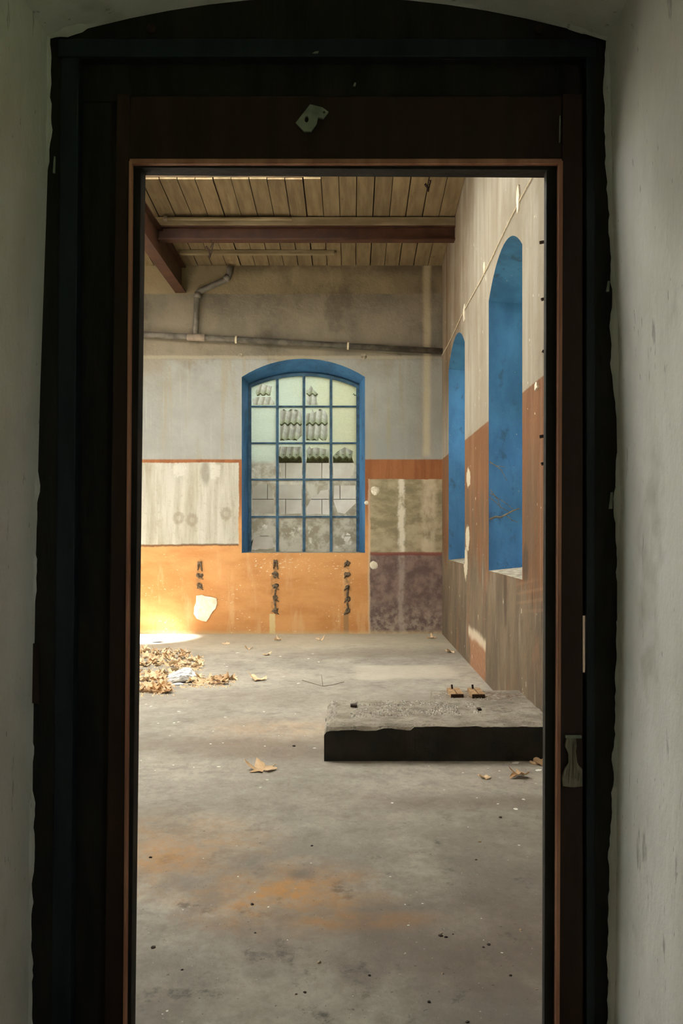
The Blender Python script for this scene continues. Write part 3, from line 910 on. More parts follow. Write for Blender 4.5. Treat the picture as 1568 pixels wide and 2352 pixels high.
bar('head_stop', M['frame_dark'], [(302, yh(403.5)), (1284, yh(409)), (1284, 366), (302, 366)], .010, .066, .002)
# cover strip behind the gap between the right jambs, with a length broken out of it
def strip(top, bot):
    return bar('cover_strip', M['frame_dark'], [(1330, bot), (1372, bot), (1372, top), (1330, top)], .052, .062, 0)
strip(92, 1418); strip(1552, BOT)
# splintered lock place in the right jamb
sp = [(1300, 1692), (1318, 1688), (1322, 1712), (1318, 1735), (1326, 1755), (1334, 1764), (1335, 1803), (1312, 1806), (1290, 1803), (1289, 1784), (1296, 1764), (1303, 1752), (1303, 1730), (1297, 1712)]
mb = MB(); random.seed(5)
mb.plate([[(DX(a), DZ(b)) for a, b in sp]], lambda u, v, d: (u + .004 * mnoise.noise(Vector((u * 80, v * 30, 1))), YD - .012 + d + .006 * mnoise.noise(Vector((u * 90, v * 25, d * 60))), v), 0, .02)
place(mb.build('splintered_wood', M['raw_wood']), door)
for k in range(7):
    xx = 1293 + k * 5.4; y0 = 1795 - random.uniform(0, 20); y1 = 1702 + random.uniform(0, 60)
    b = MB(); b.tube([(DX(xx), YD - .013, DZ(y0)), (DX(xx + random.uniform(-2, 3)), YD - .017, DZ((y0 + y1) / 2)), (DX(xx * .4 + 1312 * .6), YD - .013, DZ(y1))], .0032, 5, taper=.0012)
    place(b.build('splinter', M['raw_wood']), door)
bar('bent_strike', M['galv'], [(1296, 1694), (1333, 1694), (1333, 1687), (1296, 1687)], -.012, -.003, .001)
# zinc plate on the head panel
pl = [(679, 283), (712, 241), (740, 248), (754, 258), (742, 273), (730, 271), (727, 284), (714, 303), (698, 303)]
h1 = [(702 + 5 * math.cos(a) + 2, 275 + 8 * math.sin(a)) for a in [k * math.pi / 4 for k in range(8)]]
h2 = [(744 + 3 * math.cos(a), 259 + 3 * math.sin(a)) for a in [k * math.pi / 4 for k in range(8)]]
place(MB().plate([[(DX(a), DZ(b)) for a, b in q] for q in (pl, h1, h2)], lambda u, v, d: (u, YD + d, v), -.004, .004).build('zinc_plate', M['galv']), door)
# bolt heads in the arch board, a hinge leaf, flakes
for bx_, by_ in ((348, 68), (1237, 70)):
    b = MB(); b.tube([(DX(bx_), YD - .008, DZ(by_)), (DX(bx_), YD + .006, DZ(by_))], .012, 10); place(b.build('bolt_head', M['iron']), door)
bar('hinge_leaf', M['frame_brown'], [(74, 1612), (92, 1618), (92, 1480), (76, 1476)], -.012, .0, .002)
for fx, fy, fw, fh in ((127, 382, 5, 38), (1283, 300, 3, 60), (1393, 660, 8, 24), (725, 125, 14, 4), (814, 198, 6, 7), (1400, 1150, 9, 38)):
    bar('paint_flake', M['galv'], [(fx - fw / 2, fy + fh / 2), (fx + fw / 3, fy + fh / 2), (fx + fw / 2, fy - fh / 2), (fx, fy - fh / 2)], -.012, -.006, 0)

# ------------------------------------------------------------------ roof beams
def i_beam_y(name, xc, y0, y1, z0, z1, w, label):
    mb = MB(); t = .018
    mb.box(xc - w / 2, xc + w / 2, y0, y1, z0, z0 + t); mb.box(xc - .012, xc + .012, y0, y1, z0 + t, z1 - t); mb.box(xc - w / 2, xc + w / 2, y0, y1, z1 - t, z1)
    return tag(reorigin(mb.build(name, M['steel_red']), (xc, (y0 + y1) / 2, z0)), label, 'beam')
mbx = (BX(403) + BX(427)) / 2
i_beam_y('steel_beam', mbx, YF1, DB, BZ(673), BZ(673) + .345, BX(427) - BX(403), 'long red-brown steel girder running in towards the wall with the drain pipe')
yb = RY(1045); sbm = F / yb
zb0, zb1 = CH - (550 - VY) / sbm, CH - (518 - VY) / sbm
mb = MB()
mb.box(mbx + .02, XW, yb, yb + .13, zb0, zb0 + .014); mb.box(mbx + .02, XW, yb + .05, yb + .062, zb0 + .014, zb1 - .014); mb.box(mbx + .02, XW, yb, yb + .13, zb1 - .014, zb1)
tag(reorigin(mb.build('steel_beam', M['steel_red']), ((mbx + XW) / 2, yb + .06, zb0)), 'shorter red-brown steel cross beam carrying a cream timber under the ceiling boards', 'beam')
mb = MB().box(mbx - .02, XW - .002, yb - .012, yb + .12, zb1 + .001, ceil_z(yb + .12) - .005)
tag(reorigin(mb.build('timber_purlin', M['cream_wood'], bevel=.004), (-.5, yb + .05, zb1)), 'cream painted timber lying on the steel cross beam', 'timber')
mb = MB(); zt = CH - (503 - VY) * (yb - .04) / F
mb.tube([((378 - VX) * (yb - .04) / F, yb - .048, zt), ((670 - VX) * (yb - .04) / F, yb - .048, zt)], .020, 10)
o = tag(reorigin(mb.build('conduit', M['cream_wood'], smooth=False), ((378 - VX) * (yb - .04) / F, yb - .048, zt)), 'cream conduit tube along the face of the cream timber', 'conduit')
place(MB().tube([((378 - VX) * (yb - .04) / F - .012, yb - .048, zt), ((378 - VX) * (yb - .04) / F + .03, yb - .048, zt)], .034, 12).build('end_cap', M['pipe_pale']), o)
yt = 11.6; s2 = F / yt
mb = MB(); zt2 = ceil_z(yt + .06)
mb.box((412 - VX) / s2, (768 - VX) / s2, yt, yt + .07, zt2 - .05, zt2 + .001)
tag(reorigin(mb.build('ceiling_batten', M['cream_wood'], bevel=.006), ((590 - VX) / s2, yt, zt2)), 'thin cream batten fixed across the ceiling boards behind the cross beam', 'batten')
# hanging hooks
def hook(name, px, py0, py1, Y, label, w=.035):
    a, b = P(px, py0, Y), P(px - 2, py1, Y); mb = MB()
    c = a.lerp(b, .45)
    mb.tube([a, a.lerp(c, .5) + Vector((.02, 0, 0)), c], .005, 6)
    o = mb.build(name, M['iron'])
    reorigin(o, a)
    tag(o, label, 'hook')
    mb = MB(); mb.tube([c + Vector((-w * 1.5, 0, .01)), c + Vector((-w * .4, 0, -.03)), b, b + Vector((w * .5, 0, .06)), c + Vector((w, 0, .06))], .013, 6, taper=.005)
    place(mb.build('claw', M['iron']), o)
hook('iron_hook', 484, 550, 592, yb + .02, 'black claw-shaped scrap of iron hanging from the steel cross beam')
hook('iron_hook', 985, 412, 440, 9.72, 'small black hook hanging from the boards by the roof light', .025)

# ------------------------------------------------------------------ drain pipe on the back wall
YP = DB - .055; sp_ = F / YP
def pp(px, py): return Vector(((px - VX) / sp_, YP, CH - (py - VY) / sp_))
pipe = tag(empty('drain_pipe', pp(808, 793)), 'grey drain pipe falling slightly across the wall above the arched window', 'pipe')
main_pts = [pp(200, 762), pp(330, 768), pp(1016, 807)]
place(MB().tube(main_pts, .040, 14).build('main_run', M['pipe'], smooth=True), pipe)
place(MB().tube([pp(448, 768), pp(450, 740), pp(452, 690), pp(453, 678), pp(458, 670), pp(470, 664), pp(508, 647), pp(520, 641), pp(526, 632), pp(527, 622), pp(527, 613)], .038, 12).build('branch', M['pipe'], smooth=True), pipe)
def along(px): 
    q = (px - 330) / (1016 - 330.0); return pp(330, 768).lerp(pp(1016, 807), q)
place(MB().tube([along(430), along(470)], .047, 14).build('sleeve', M['pipe_pale'], smooth=False), pipe)
for q in (540, 797): place(MB().tube([along(q), along(q + 4)], .049, 14).build('clip', M['cord'], smooth=False), pipe)
for a, b in ((pp(453, 684), pp(455, 672)), (pp(517, 643), pp(525, 634))):
    place(MB().tube([a, b], .046, 12).build('elbow', M['pipe'], smooth=True), pipe)

# ------------------------------------------------------------------ bits fixed to the back wall
def lump(name, px, py, w, h, mat, parent, seed, depth=.018, wall_y=DB, jag=1.0):
    """uneven flat lump stuck to the back wall, w x h metres"""
    mb = MB(); n = 11; rnd = random.Random(seed)
    cx, cz_ = BX(px), BZ(py)
    rim = [1 + rnd.uniform(-.32, .28) * jag for _ in range(n)]
    for k in range(n):
        a = 2 * math.pi * k / n
        mb.v.append((cx + math.cos(a) * w / 2 * rim[k], wall_y + .002, cz_ + math.sin(a) * h / 2 * rim[k]))
    for k in range(n):
        a = 2 * math.pi * k / n
        mb.v.append((cx + math.cos(a) * w / 2 * rim[k] * .6, wall_y - depth * rnd.uniform(.6, 1.1), cz_ + math.sin(a) * h / 2 * rim[k] * .6))
    mb.v.append((cx, wall_y - depth, cz_))
    for k in range(n):
        j = (k + 1) % n
        mb.face([k, j, n + j, n + k]); mb.face([n + k, n + j, 2 * n])
    mb.face(list(reversed(range(n))))
    return mb.build(name, mat, parent)
i = 0
for px, rows in ((458, ((1300, 'v'), (1322, 'd'), (1346, 'd'))), (632, ((1296, 'v'), (1320, 'd'), (1346, 'd'), (1373, 'd'), (1402, 'd'))),
                 (798, ((1294, 'd'), (1320, 'd'), (1348, 's'), (1376, 'd'), (1403, 'd')))):
    for py, k in rows:
        i += 1
        if k == 'v':
            for dx, ln in ((-4, 20), (6, 22)):
                b = MB(); a0 = Vector((BX(px + dx * .3), DB - .014, BZ(py - 10))); a1 = Vector((BX(px + dx), DB - .008, BZ(py + ln - 10)))
                b.tube([a0, a0.lerp(a1, .5), a1], .018, 6, taper=.008); b.build('mortar_dab', M['dab'], wall_back)
        else:
            w = .10 if k == 'd' else .07
            lump('mortar_dab', px, py, w * .9, w * .82, M['dab'], wall_back, i)
            b = MB(); a0 = Vector((BX(px - 3), DB - .012, BZ(py + 1))); a1 = Vector((BX(px + (9 if px < 700 else -8)), DB - .004, BZ(py + 9)))
            b.tube([a0, a1], .016, 6, taper=.005); b.build('mortar_dab', M['dab'], wall_back)
    if px > 500:
        b = MB(); ya = 1350 if px < 700 else 1350
        b.tube([Vector((BX(px + 1), DB - .006, BZ(ya))), Vector((BX(px - 2), DB - .008, BZ(ya + 26))), Vector((BX(px + 1), DB - .006, BZ(ya + 50)))], .013, 6)
        b.build('mortar_dab', M['dab'], wall_back)
patch = [(451, 1368), (464, 1366), (470, 1369), (484, 1371), (497, 1374), (499, 1386), (495, 1398), (488, 1405), (482, 1416), (474, 1428), (464, 1426), (452, 1421), (445, 1410), (446, 1394), (450, 1384)]
MB().plate([[(BX(a), BZ(b)) for a, b in patch]], lambda u, v, d: (u, DB - d, v), -.002, .014).build('plaster_patch', M['white_plaster'], wall_back, bevel=.003)
for k, (px, py, r) in enumerate(((861, 1127, .125), (858, 1298, .115), (835, 819, .09), (553, 816, .07), (841, 1155, .06))):
    lump('plaster_dab', px, py, r, r, M['white_plaster'] if py > 1000 else M['sill'], wall_back, 40 + k, .012, DB, .35)

# ------------------------------------------------------------------ bits fixed to the right wall
def rp(px, py, out=.0): return Vector((XW - out, RY(px), RZ(px, py)))
pts = []
for k in range(24):
    yy = 5.0 + (DB - .05 - 5.0) * k / 23; pts.append((XW - .008, yy, 3.60 + .012 * math.sin(yy * 2.1)))
tag(reorigin(MB().tube(pts, .0045, 6).build('pale_cable', M['cord'], smooth=True), pts[12]), 'thin pale cord running along the wall above the tall blue windows', 'cable')
for k, (px, y0, y1, w) in enumerate(((1192, 422, 485, .05), (1114, 600, 630, .05), (1067, 700, 738, .05), (1234, 878, 895, .05))):
    z1, z0 = RZ(px, y0), RZ(px, y1); yc = RY(px); rnd = random.Random(k)
    lp = []
    for q in range(12):
        a = 2 * math.pi * q / 12; e_ = 1 + rnd.uniform(-.35, .3)
        lp.append((yc + w * math.cos(a) * e_, (z0 + z1) / 2 + (z1 - z0) / 2 * math.sin(a) * e_))
    MB().plate([lp], lambda u, v, d: (XW - d, u, v), -.002, .012).build('plaster_dab', M['white_plaster'], wall_right)
for k, (px, py) in enumerate(((1246, 556), (1248, 687), (1250, 807), (1254, 1002), (1253, 1065))):
    Y = 5.66; zz = CH - (py - VY) * Y / F
    b = MB(); b.tube([(XW + .01, Y, zz), (XW - .016, Y, zz), (XW - .036 + .01 * (k % 3), Y, zz - .004)], .010, 8)
    o = reorigin(b.build('wall_peg', M['iron']), (XW, Y, zz))
    tag(o, 'short black iron peg in the wall with the tall blue windows', 'peg', 'iron pegs one above the other by the doorway')
# dead vine on the far reveal of the near window
Yv = R_WIN[0][1] - .06
def vp(px, py, d=0.0): return P(px, py, Yv - d)
mb = MB()
mb.tube([vp(1124, 1193), vp(1138, 1187, .01), vp(1150, 1188), vp(1165, 1180, .02), vp(1180, 1172), vp(1193, 1168)], .010, 6, taper=.005)
vine = tag(reorigin(mb.build('dead_vine', M['twig']), vp(1124, 1193)), 'brittle grey dead vine clinging inside the near blue window recess', 'vine')
for a in ([(1124, 1132), (1140, 1142), (1160, 1155), (1178, 1170)], [(1123, 1140), (1150, 1165), (1172, 1176)], [(1124, 1060), (1150, 1078), (1164, 1104)],
          [(1160, 1182), (1176, 1195), (1190, 1200)], [(1124, 1062), (1140, 1070), (1158, 1072)], [(1126, 1125), (1144, 1150), (1150, 1168)]):
    place(MB().tube([vp(*q) for q in a], .004, 5, taper=.002).build('tendril', M['twig']), vine)

# ------------------------------------------------------------------ concrete machine plinth
pz = .205
fl_ = PG(740, 1749); y0p = fl_.y; x0p = fl_.x
y1p = (CH - pz) * F / (1609 - VY); y2p = (CH - pz) * F / (1586 - VY)
xr = (994 - VX) * (y1p + y2p) / 2 / F
plinth = tag(empty('machine_plinth', ((x0p + XW) / 2, (y0p + y1p) / 2, 0)), 'low L-shaped concrete machine plinth with a shaded front against the painted wall', 'plinth')
def top_z(x, y):
    p = Vector((x, y, 0)); front = max(0, 1 - (y - y0p) / .06); leftq = max(0, 1 - (x - x0p) / .07)
    z = pz - .022 * front * front * (.8 + .7 * mnoise.noise(Vector((x * 7, 2, 3)))) * (1.5 if x < .35 else .5)
    return z - .035 * leftq * leftq + .006 * mnoise.noise(p * 9) + .004 * mnoise.noise(p * 26)
def grid_block(mb, xa, xb, ya_, yb_, sides):
    nx_, ny_ = int((xb - xa) / .022) + 1, int((yb_ - ya_) / .022) + 1
    b = len(mb.v); W = nx_ + 1
    for j in range(ny_ + 1):
        for i in range(W):
            x = xa + (xb - xa) * i / nx_; y = ya_ + (yb_ - ya_) * j / ny_
            jx = .010 + .012 * mnoise.noise(Vector((3, y * 11, 1))) if i == 0 and 'l' in sides else 0
            jy = .008 + .008 * mnoise.noise(Vector((x * 11, 1, 1))) if j == 0 and 'f' in sides else 0
            mb.v.append((x + jx, y + jy, top_z(x, y)))
    for j in range(ny_):
        for i in range(nx_): mb.face([b + j * W + i, b + j * W + i + 1, b + (j + 1) * W + i + 1, b + (j + 1) * W + i], 0)
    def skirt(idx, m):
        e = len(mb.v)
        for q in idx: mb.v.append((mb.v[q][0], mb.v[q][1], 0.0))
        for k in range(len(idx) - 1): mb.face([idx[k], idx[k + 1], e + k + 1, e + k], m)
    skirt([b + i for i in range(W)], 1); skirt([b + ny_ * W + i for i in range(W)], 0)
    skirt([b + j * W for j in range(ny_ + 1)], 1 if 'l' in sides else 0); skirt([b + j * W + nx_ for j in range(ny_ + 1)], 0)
mb = MB()
grid_block(mb, x0p, XW - .004, y0p, y1p, 'fl')
grid_block(mb, xr, XW - .004, y1p - .001, y2p, '')
body = mb.build('body', [M['slab'], M['plinth_shade']]); place(body, plinth)
# whitish crumbled mortar on top: uncountable crumbs
random.seed(9); mb = MB()
def crumb(mb, c, r, rnd=random):
    pts = [Vector((rnd.uniform(-1, 1), rnd.uniform(-1, 1), rnd.uniform(-.2, 1))).normalized() * r * rnd.uniform(.6, 1.2) for _ in range(6)]
    base = [Vector((math.cos(a) * r, math.sin(a) * r, -.3 * r)) for a in (0.3, 1.9, 3.3, 4.9)]
    top = Vector((rnd.uniform(-.3, .3) * r, rnd.uniform(-.3, .3) * r, r * rnd.uniform(.5, 1.0)))
    b = len(mb.v)
    mb.v += [tuple(c + q * rnd.uniform(.7, 1.2)) for q in base] + [tuple(c + top)]
    for k in range(4): mb.face([b + k, b + (k + 1) % 4, b + 4])
    mb.face([b + 3, b + 2, b + 1, b])
ya, yb_ = PG(800, 1648, pz).y, y1p - .01
for k in range(1500):
    q = random.random() ** .8
    xx = -.02 + q * .80; yy = random.uniform(ya + .10 * q, yb_ - .05 * q)
    if mnoise.noise(Vector((xx * 6, yy * 6, 2))) < -.22 - .0 * q + (.3 if q > .8 else 0): continue
    crumb(mb, Vector((xx, yy, pz - .001)), random.uniform(.005, .014))
for k in range(160):
    crumb(mb, Vector((random.uniform(x0p + .035, x0p + .07), random.uniform(ya - .03, yb_), pz - .004)), random.uniform(.005, .012))
for k in range(220):
    crumb(mb, Vector((random.uniform(x0p + .02, .35), random.uniform(y0p + .03, y0p + .13), pz - .012)), random.uniform(.004, .009))
for k in range(110):
    crumb(mb, Vector((random.uniform(xr + .03, xr + .35), random.uniform(y1p + .02, y2p - .06), pz - .001)), random.uniform(.004, .010))
o = mb.build('mortar_crumbs', M['crumb']); place(o, plinth); o['kind'] = 'stuff'
# square bolt pockets: small dark boxes of iron set in the top
for px, py, w in ((812, 1622, 15), (1100, 1631, 9)):
    c = PG(px, py, pz); ww = w * c.y / F
    place(MB().box(c.x - ww / 2, c.x + ww / 2, c.y - .03, c.y + .03, pz - .03, pz + .012).build('bolt_pocket', M['iron'], bevel=.002), plinth)
# two slotted bars with a bolt
for k, px in enumerate((1035, 1084)):
    a = PG(px, 1603, pz); w = 29 * a.y / F; hgt = .026; dep = .26
    root = tag(empty('slotted_bar', (a.x + w / 2, a.y + dep / 2, pz)), 
               ('tan slotted iron bar on the plinth, farther from the wall', 'tan slotted iron bar on the plinth, nearer the wall')[k], 'iron bar')
    g = .010
    mb = MB()
    mb.box(-w / 2, -g / 2, -dep / 2, dep / 2, -.004, hgt); mb.box(g / 2, w / 2, -dep / 2, dep / 2, -.004, hgt)
    mb.box(-g / 2, g / 2, -dep / 2, dep / 2, -.004, .006)
    mb.build('bar', M['tan_bar'], root)
    MB().box(-w / 2, w / 2, -dep / 2 - .004, -dep / 2 + .001, -.004, hgt - .003).build('end_face', M['iron'], root)
    MB().tube([(-.008, dep / 2 - .05, .004), (-.014, dep / 2 - .05, .055)], .007, 8).build('bolt', M['iron'], root)

# ------------------------------------------------------------------ leaves, bag and crumbs on the floor
def leaf_mesh(name, size, seed, curl=.5, thick=.0018):
    rnd = random.Random(seed)
    lobes = [(90, 1.0), (142, .86), (38, .86), (196, .62), (-16, .62)]
    n = 40; out = []
    for k in range(n):
        a = 360.0 * k / n - 90
        rr = .40
        for la, lr in lobes:
            d = abs((a - la + 180) % 360 - 180)
            rr = max(rr, lr * (max(0, 1 - d / 40.0) ** .6 * .62 + .38 * max(0, 1 - d / 55.)))
        rr *= 1 + rnd.uniform(-.10, .10)
        if abs((a + 90 + 180) % 360 - 180) < 12: rr = .10
        out.append((math.cos(math.radians(a)) * rr, math.sin(math.radians(a)) * rr))
    ax = rnd.uniform(0, 6.28); ph = rnd.uniform(0, 6.28)
    def zf(u, v):
        r2 = u * u + v * v; a = math.atan2(v, u)
        w = u * math.cos(ax) + v * math.sin(ax)
        return curl * (.22 * r2 * (.2 + .8 * math.sin(1.5 * a + ph) ** 2) + .16 * w * w + .16 * r2 * math.sin(5 * a + ph)) + .05 * mnoise.noise(Vector((u * 4, v * 4, seed)))
    mb = MB(); rings = (.0, .35, .7, 1.0)
    top = [(0, 0, zf(0, 0))]
    for q in rings[1:]:
        for u, v in out: top.append((u * q, v * q, zf(u * q, v * q)))
    zmin = min(p[2] for p in top)
    s = size / 1.7; N = len(top)
    for t_ in (0, 1):
        for u, v, w in top: mb.v.append((u * s, v * s, (w - zmin) * s + (thick if t_ == 0 else 0)))
    for t_ in (0, 1):
        b = N * t_
        for k in range(n):
            j = (k + 1) % n
            mb.face([b, b + 1 + k, b + 1 + j])
            for q in range(2): mb.face([b + 1 + q * n + k, b + 1 + (q + 1) * n + k, b + 1 + (q + 1) * n + j, b + 1 + q * n + j])
    e0 = 1 + 2 * n
    for k in range(n):
        j = (k + 1) % n; mb.face([e0 + k, e0 + j, N + e0 + j, N + e0 + k])
    ob = mb.build(name, M['leaf']); me = ob.data
    bpy.data.objects.remove(ob)
    return me, (zf(0, -.1) - zmin) * s, s
leaves = [leaf_mesh('dry_leaf', .17, 100 + k, (1.2, 1.8, 1.4, 2.2, 1.6)[k % 5]) for k in range(7)]
def leaf(me, px, py, rz, sc, label, group=None, tilt=(0, 0), z=0.0):
    o = bpy.data.objects.new('dry_leaf', me); col.objects.link(o)
    p = PG(px, py); o.location = (p.x, p.y, z + .001)
    o.rotation_euler = (tilt[0], tilt[1], rz); o.scale = (sc, sc, sc)
    tag(o, label, 'leaf', group); return o
# the big leaf alone on the floor
bl, bz, bs = leaf_mesh('dry_leaf', .225, 206, 1.05)
big = leaf(bl, 604, 1770, .35, 1.0, 'large pale curled plane leaf lying alone in the middle of the bare floor')
MB().tube([(0, -.02, bz + .004), (.004, -.07, bz + .012), (.018, -.12, bz + .03)], .0022, 6, taper=.0014).build('stalk', M['twig'], big)
for k, (px, py, sc, rz, lab) in enumerate((
        (1118, 1788, .52, 1.0, 'small folded tan leaf on the floor just before the plinth'),
        (1196, 1784, .85, 2.2, 'long curled tan leaf on the floor between plinth and door post'),
        (1243, 1756, .8, .4, 'pale upright leaf leaning at the foot of the plinth by the door post'),
        (736, 1472, .8, .2, 'ginger leaf lying on the floor below the right part of the arched window'),
        (995, 1467, .95, 1.2, 'orange leaf on the floor close to the corner of the hall'),
        (1036, 1498, .85, 2.5, 'orange leaf on the floor at the foot of the window wall'),
        (596, 1563, 1.25, .8, 'broad tan leaf lying apart, to the plinth side of the leaf drift'))):
    leaf(leaves[k % 7][0], px, py, rz, sc, lab)
for k, (px, py) in enumerate(((518, 1480), (642, 1471), (571, 1491), (609, 1505))):
    leaf(leaves[(k + 2) % 7][0], px, py, k * 1.7, .7, 'small flat brown leaf on the floor below the arched window', 'scattered leaves before the back wall')
# the leaf drift
random.seed(21)
used = []
def drift(n, boxes, lab):
    for k in range(n):
        for _ in range(30):
            x0, y0, x1, y1 = random.choice(boxes)
            px, py = random.uniform(x0, x1), random.uniform(y0, y1); q = PG(px, py)
            if all((q - w).length > .095 for w in used): break
        used.append(q)
        me = random.choice(leaves)[0]
        z = random.choice((0, 0, .012, .03))
        leaf(me, px, py, random.uniform(0, 6.28), random.uniform(.6, .95), 'curled tan leaf ' + lab, 'leaf drift ' + lab,
             (random.uniform(-.35, .35), random.uniform(-.35, .35)), z)
drift(62, [(285, 1496, 400, 1532)] * 3 + [(330, 1500, 430, 1516)], 'in the drift between white bag and back wall')
drift(16, [(400, 1516, 462, 1538)], 'in the small clump behind the white bag')
drift(70, [(285, 1555, 375, 1592), (285, 1545, 350, 1575), (340, 1575, 390, 1592)], 'in the drift beside the white bag')
drift(22, [(420, 1560, 530, 1574)], 'in the row trailing from the white bag towards the plinth')
drift(6, [(372, 1540, 400, 1555)], 'lying against the white bag')
# fine litter between the leaves (uncountable crumbs)
mb = MB()
for k in range(900):
    x0, y0, x1, y1 = random.choice([(270, 1490, 440, 1535), (270, 1545, 400, 1600), (380, 1555, 540, 1580), (400, 1515, 470, 1540)])
    p = PG(random.uniform(x0, x1), random.uniform(y0, y1)); crumb(mb, Vector((p.x, p.y, .002)), random.uniform(.006, .016))
o = mb.build('leaf_litter', M['leaf']); tag(o, 'fine crumbled leaf litter between the dry leaves', 'litter', None, 'stuff')
# white bag
def crumple(name, mat, c, size, seed, sub=4):
    bm = bmesh.new(); bmesh.ops.create_icosphere(bm, subdivisions=sub, radius=1.0)
    for vv in bm.verts:
        p = vv.co.copy()
        d = 1 + .28 * mnoise.noise(p * 1.3 + Vector((seed, 0, 0))) + .20 * (1 - abs(mnoise.noise(p * 2.6 + Vector((0, seed, 0)))) * 2) + .07 * mnoise.noise(p * 7)
        q = p * d
        q = Vector((q.x * size[0], q.y * size[1], q.z * size[2]))
        q.z += .35 * size[2] * math.sin(p.x * 2.2 + .6)
        vv.co = q
    zm = -size[2] * .75
    for vv in bm.verts: vv.co.z = max(vv.co.z, zm) - zm
    me = bpy.data.meshes.new(name); bm.to_mesh(me); bm.free(); me.materials.append(mat)
    o = bpy.data.objects.new(name, me); col.objects.link(o); o.location = c
    return o
p = PG(418, 1566)
o = crumple('plastic_bag', M['bag'], (p.x, p.y, .0), (.118, .08, .055), 3.0)
tag(o, 'crumpled white plastic bag lying among the dry leaves', 'bag')
p = PG(352, 1475)
o = crumple('paper_scrap', M['bag'], (p.x, p.y, .0), (.09, .06, .018), 8.0, 3)
tag(o, 'flat white paper scrap on the sunlit floor by the back wall', 'paper')
p = PG(407, 1573); o = crumple('paper_scrap', M['bag'], (p.x, p.y, .0), (.045, .03, .008), 5.0, 3)
tag(o, 'small white paper scrap beside the crumpled bag', 'paper')

# paint flakes, pebbles
def flake_mesh(seed):
    rnd = random.Random(seed); mb = MB(); n = 6; lp = []
    for k in range(n):
        a = 2 * math.pi * k / n; r_ = rnd.uniform(.55, 1.1); lp.append((math.cos(a) * r_, math.sin(a) * r_ * .8))
    mb.plate([lp], lambda u, v, d: (u, v, d + .12 * u * u + .05 * v), 0, .10)
    ob = mb.build('paint_flake', M['chip']); me = ob.data; bpy.data.objects.remove(ob); return me
fms = [flake_mesh(k) for k in range(6)]
FL = [(346, 1623, 1.2), (411, 1635, 1.4), (518, 1648, 1.2), (399, 1661, 1.4), (410, 1659, 1.5), (606, 1635, .8), (363, 1662, .9), (490, 1680, .9), (484, 1709, 1.1), (512, 1707, .9), (608, 1714, 1.0), (722, 1719, 1.1),
      (503, 1762, 1.7), (613, 1792, 1.3), (598, 1809, 1.0), (324, 1747, .8), (398, 1758, 1.0), (445, 1763, .8), (356, 1770, .8), (616, 2084, 1.0), (546, 2014, .8), (714, 1983, .8), (467, 1972, .8),
      (1063, 1776, .9), (1146, 1771, 1.0), (1147, 1787, .9), (1196, 1775, 1.0), (900, 1845, 1.4), (1143, 1847, 1.4), (1184, 1859, 1.8), (1202, 1837, 1.4), (1095, 1833, .8), (1192, 1942, 1.1),
      (896, 2014, .8), (930, 2078, .9), (970, 2076, .8), (938, 2126, 1.2), (1152, 2189, 1.0), (546, 1500, 1.5), (644, 1508, 1.3), (718, 1502, 1.3), (708, 1513, 1.0), (651, 1555, 1.4), (685, 1570, 1.3),
      (731, 1521, .9), (521, 1531, 1.1), (515, 1525, .8), (335, 1618, .9), (430, 1610, .7), (560, 1668, .7), (390, 1690, .6), (640, 1690, .7), (700, 1690, .6), (585, 2050, .6), (660, 2160, .6),
      (420, 2090, .6), (1075, 1900, .6), (1020, 1815, .7), (1110, 2160, .6), (1105, 2110, .5), (985, 1760, .7), (1120, 1765, .7), (1230, 1800, .7), (384, 2323, 1.4), (373, 2330, .9), (678, 1640, .6)]
for k, (px, py, s) in enumerate(FL):
    p = PG(px, py); o = bpy.data.objects.new('paint_flake', fms[k % 6]); col.objects.link(o)
    r_ = s * 3.1 * p.y / F
    o.location = (p.x, p.y, .0008); o.scale = (r_, r_ * 1.5, r_); o.rotation_euler = (0, 0, k * 1.3)
    tag(o, 'small white paint flake on the concrete floor', 'flake', 'paint flakes on the floor')
for px, py, s, lab in ((1234, 1770, 3.4, 'broad white paint flake on the floor beside the door post'), (1181, 1753, 3.6, 'long white sliver at the foot of the shaded plinth front')):
    p = PG(px, py); o = bpy.data.objects.new('paint_flake', fms[2]); col.objects.link(o)
    r_ = s * 3.1 * p.y / F; o.location = (p.x, p.y, .0008); o.scale = (r_, r_, r_ * .6); o.rotation_euler = (0, 0, .3)
    tag(o, lab, 'flake')
def pebble_mesh(seed):
    bm = bmesh.new(); bmesh.ops.create_icosphere(bm, subdivisions=2, radius=1.0)
    for vv in bm.verts:
        vv.co *= 1 + .35 * mnoise.noise(vv.co * 1.4 + Vector((seed, 0, 0))); vv.co.z = max(vv.co.z, -.55) * .7 + .385
    me = bpy.data.meshes.new('pebble'); bm.to_mesh(me); bm.free(); return me
pms = {}
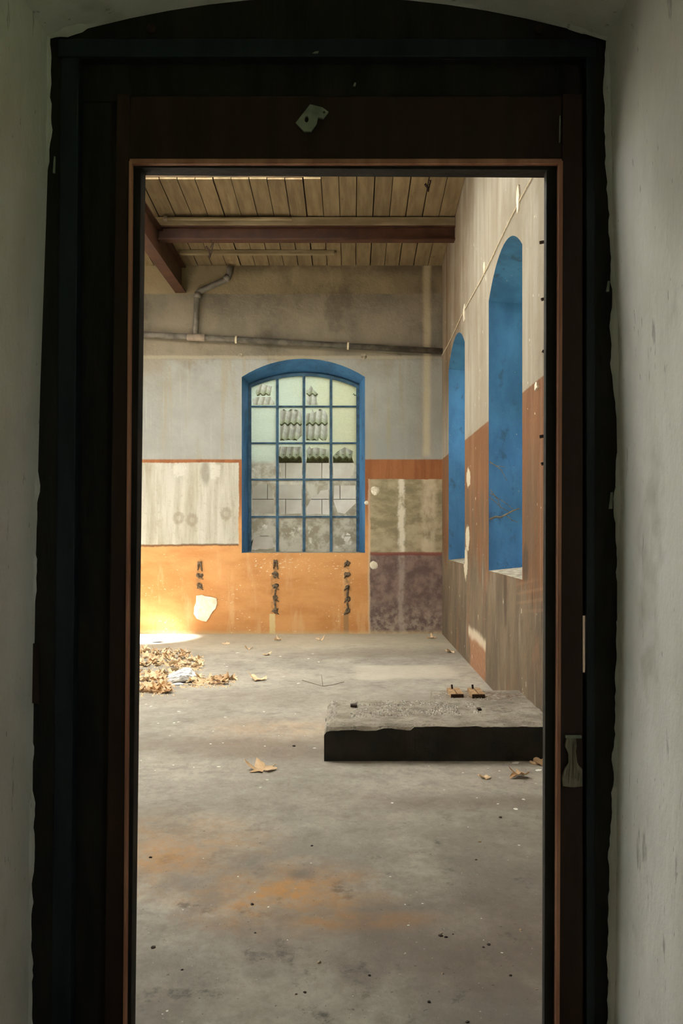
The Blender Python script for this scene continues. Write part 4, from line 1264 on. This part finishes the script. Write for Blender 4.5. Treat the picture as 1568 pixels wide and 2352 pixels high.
for mat in ('pebble', 'pebble_pale'):
    pms[mat] = [pebble_mesh(k * 3.3 + 1) for k in range(3)]
    for q in pms[mat]: q.materials.append(M[mat])
DP = [(345, 1970, 1.2), (352, 2177, 1.8), (579, 2078, 1.3), (675, 1714, 1.2), (1149, 1878, 1.2), (716, 1943, 1.0), (848, 2241, 1.2), (1073, 2348, 1.5), (1172, 2241, 1.2), (586, 2143, .9), (1012, 2150, 1.6), (1024, 2153, 1.2),
      (1122, 2170, 1.4), (1110, 2176, 1.0), (1093, 1975, .8), (418, 2228, 1.0), (985, 2302, 1.4), (700, 2280, 1.3), (680, 2284, 1.0), (1040, 2146, .8)]
for k, (px, py, s) in enumerate(DP):
    p = PG(px, py); o = bpy.data.objects.new('pebble', pms['pebble'][k % 3]); col.objects.link(o); r_ = s * 3.3 * p.y / F
    o.location = (p.x, p.y, -.0005); o.scale = (r_, r_ * .9, r_ * .75); o.rotation_euler = (0, 0, k * .9)
    tag(o, 'small dark crumb of debris on the concrete floor', 'pebble', 'dark crumbs on the floor')
for k, (px, py, s) in enumerate(((1101, 1934, .9), (1195, 2137, .9), (1016, 2237, .8), (1232, 2273, .7), (1014, 2144, .7), (733, 2211, 1.2))):
    p = PG(px, py); o = bpy.data.objects.new('pebble', pms['pebble_pale'][k % 3]); col.objects.link(o); r_ = s * 4.2 * p.y / F
    o.location = (p.x, p.y, -.0005); o.scale = (r_, r_ * .9, r_ * .9); o.rotation_euler = (0, 0, k * .9)
    tag(o, 'tiny beige pebble on the concrete floor', 'pebble', 'beige pebbles on the floor')
# forked twig
c = PG(741, 1576, .006)
mb = MB(); mb.tube([PG(694, 1562, .006), PG(716, 1569, .006), c, PG(764, 1573, .006), PG(790, 1566, .006)], .0032, 6, taper=.002)
tw = tag(reorigin(mb.build('forked_twig', M['twig']), c), 'thin forked grey twig on the floor before the plinth', 'twig')
place(MB().tube([c, c + Vector((-.005, 0, .05)), c + Vector((-.012, .01, .098))], .0026, 6, taper=.0015).build('side_shoot', M['twig']), tw)
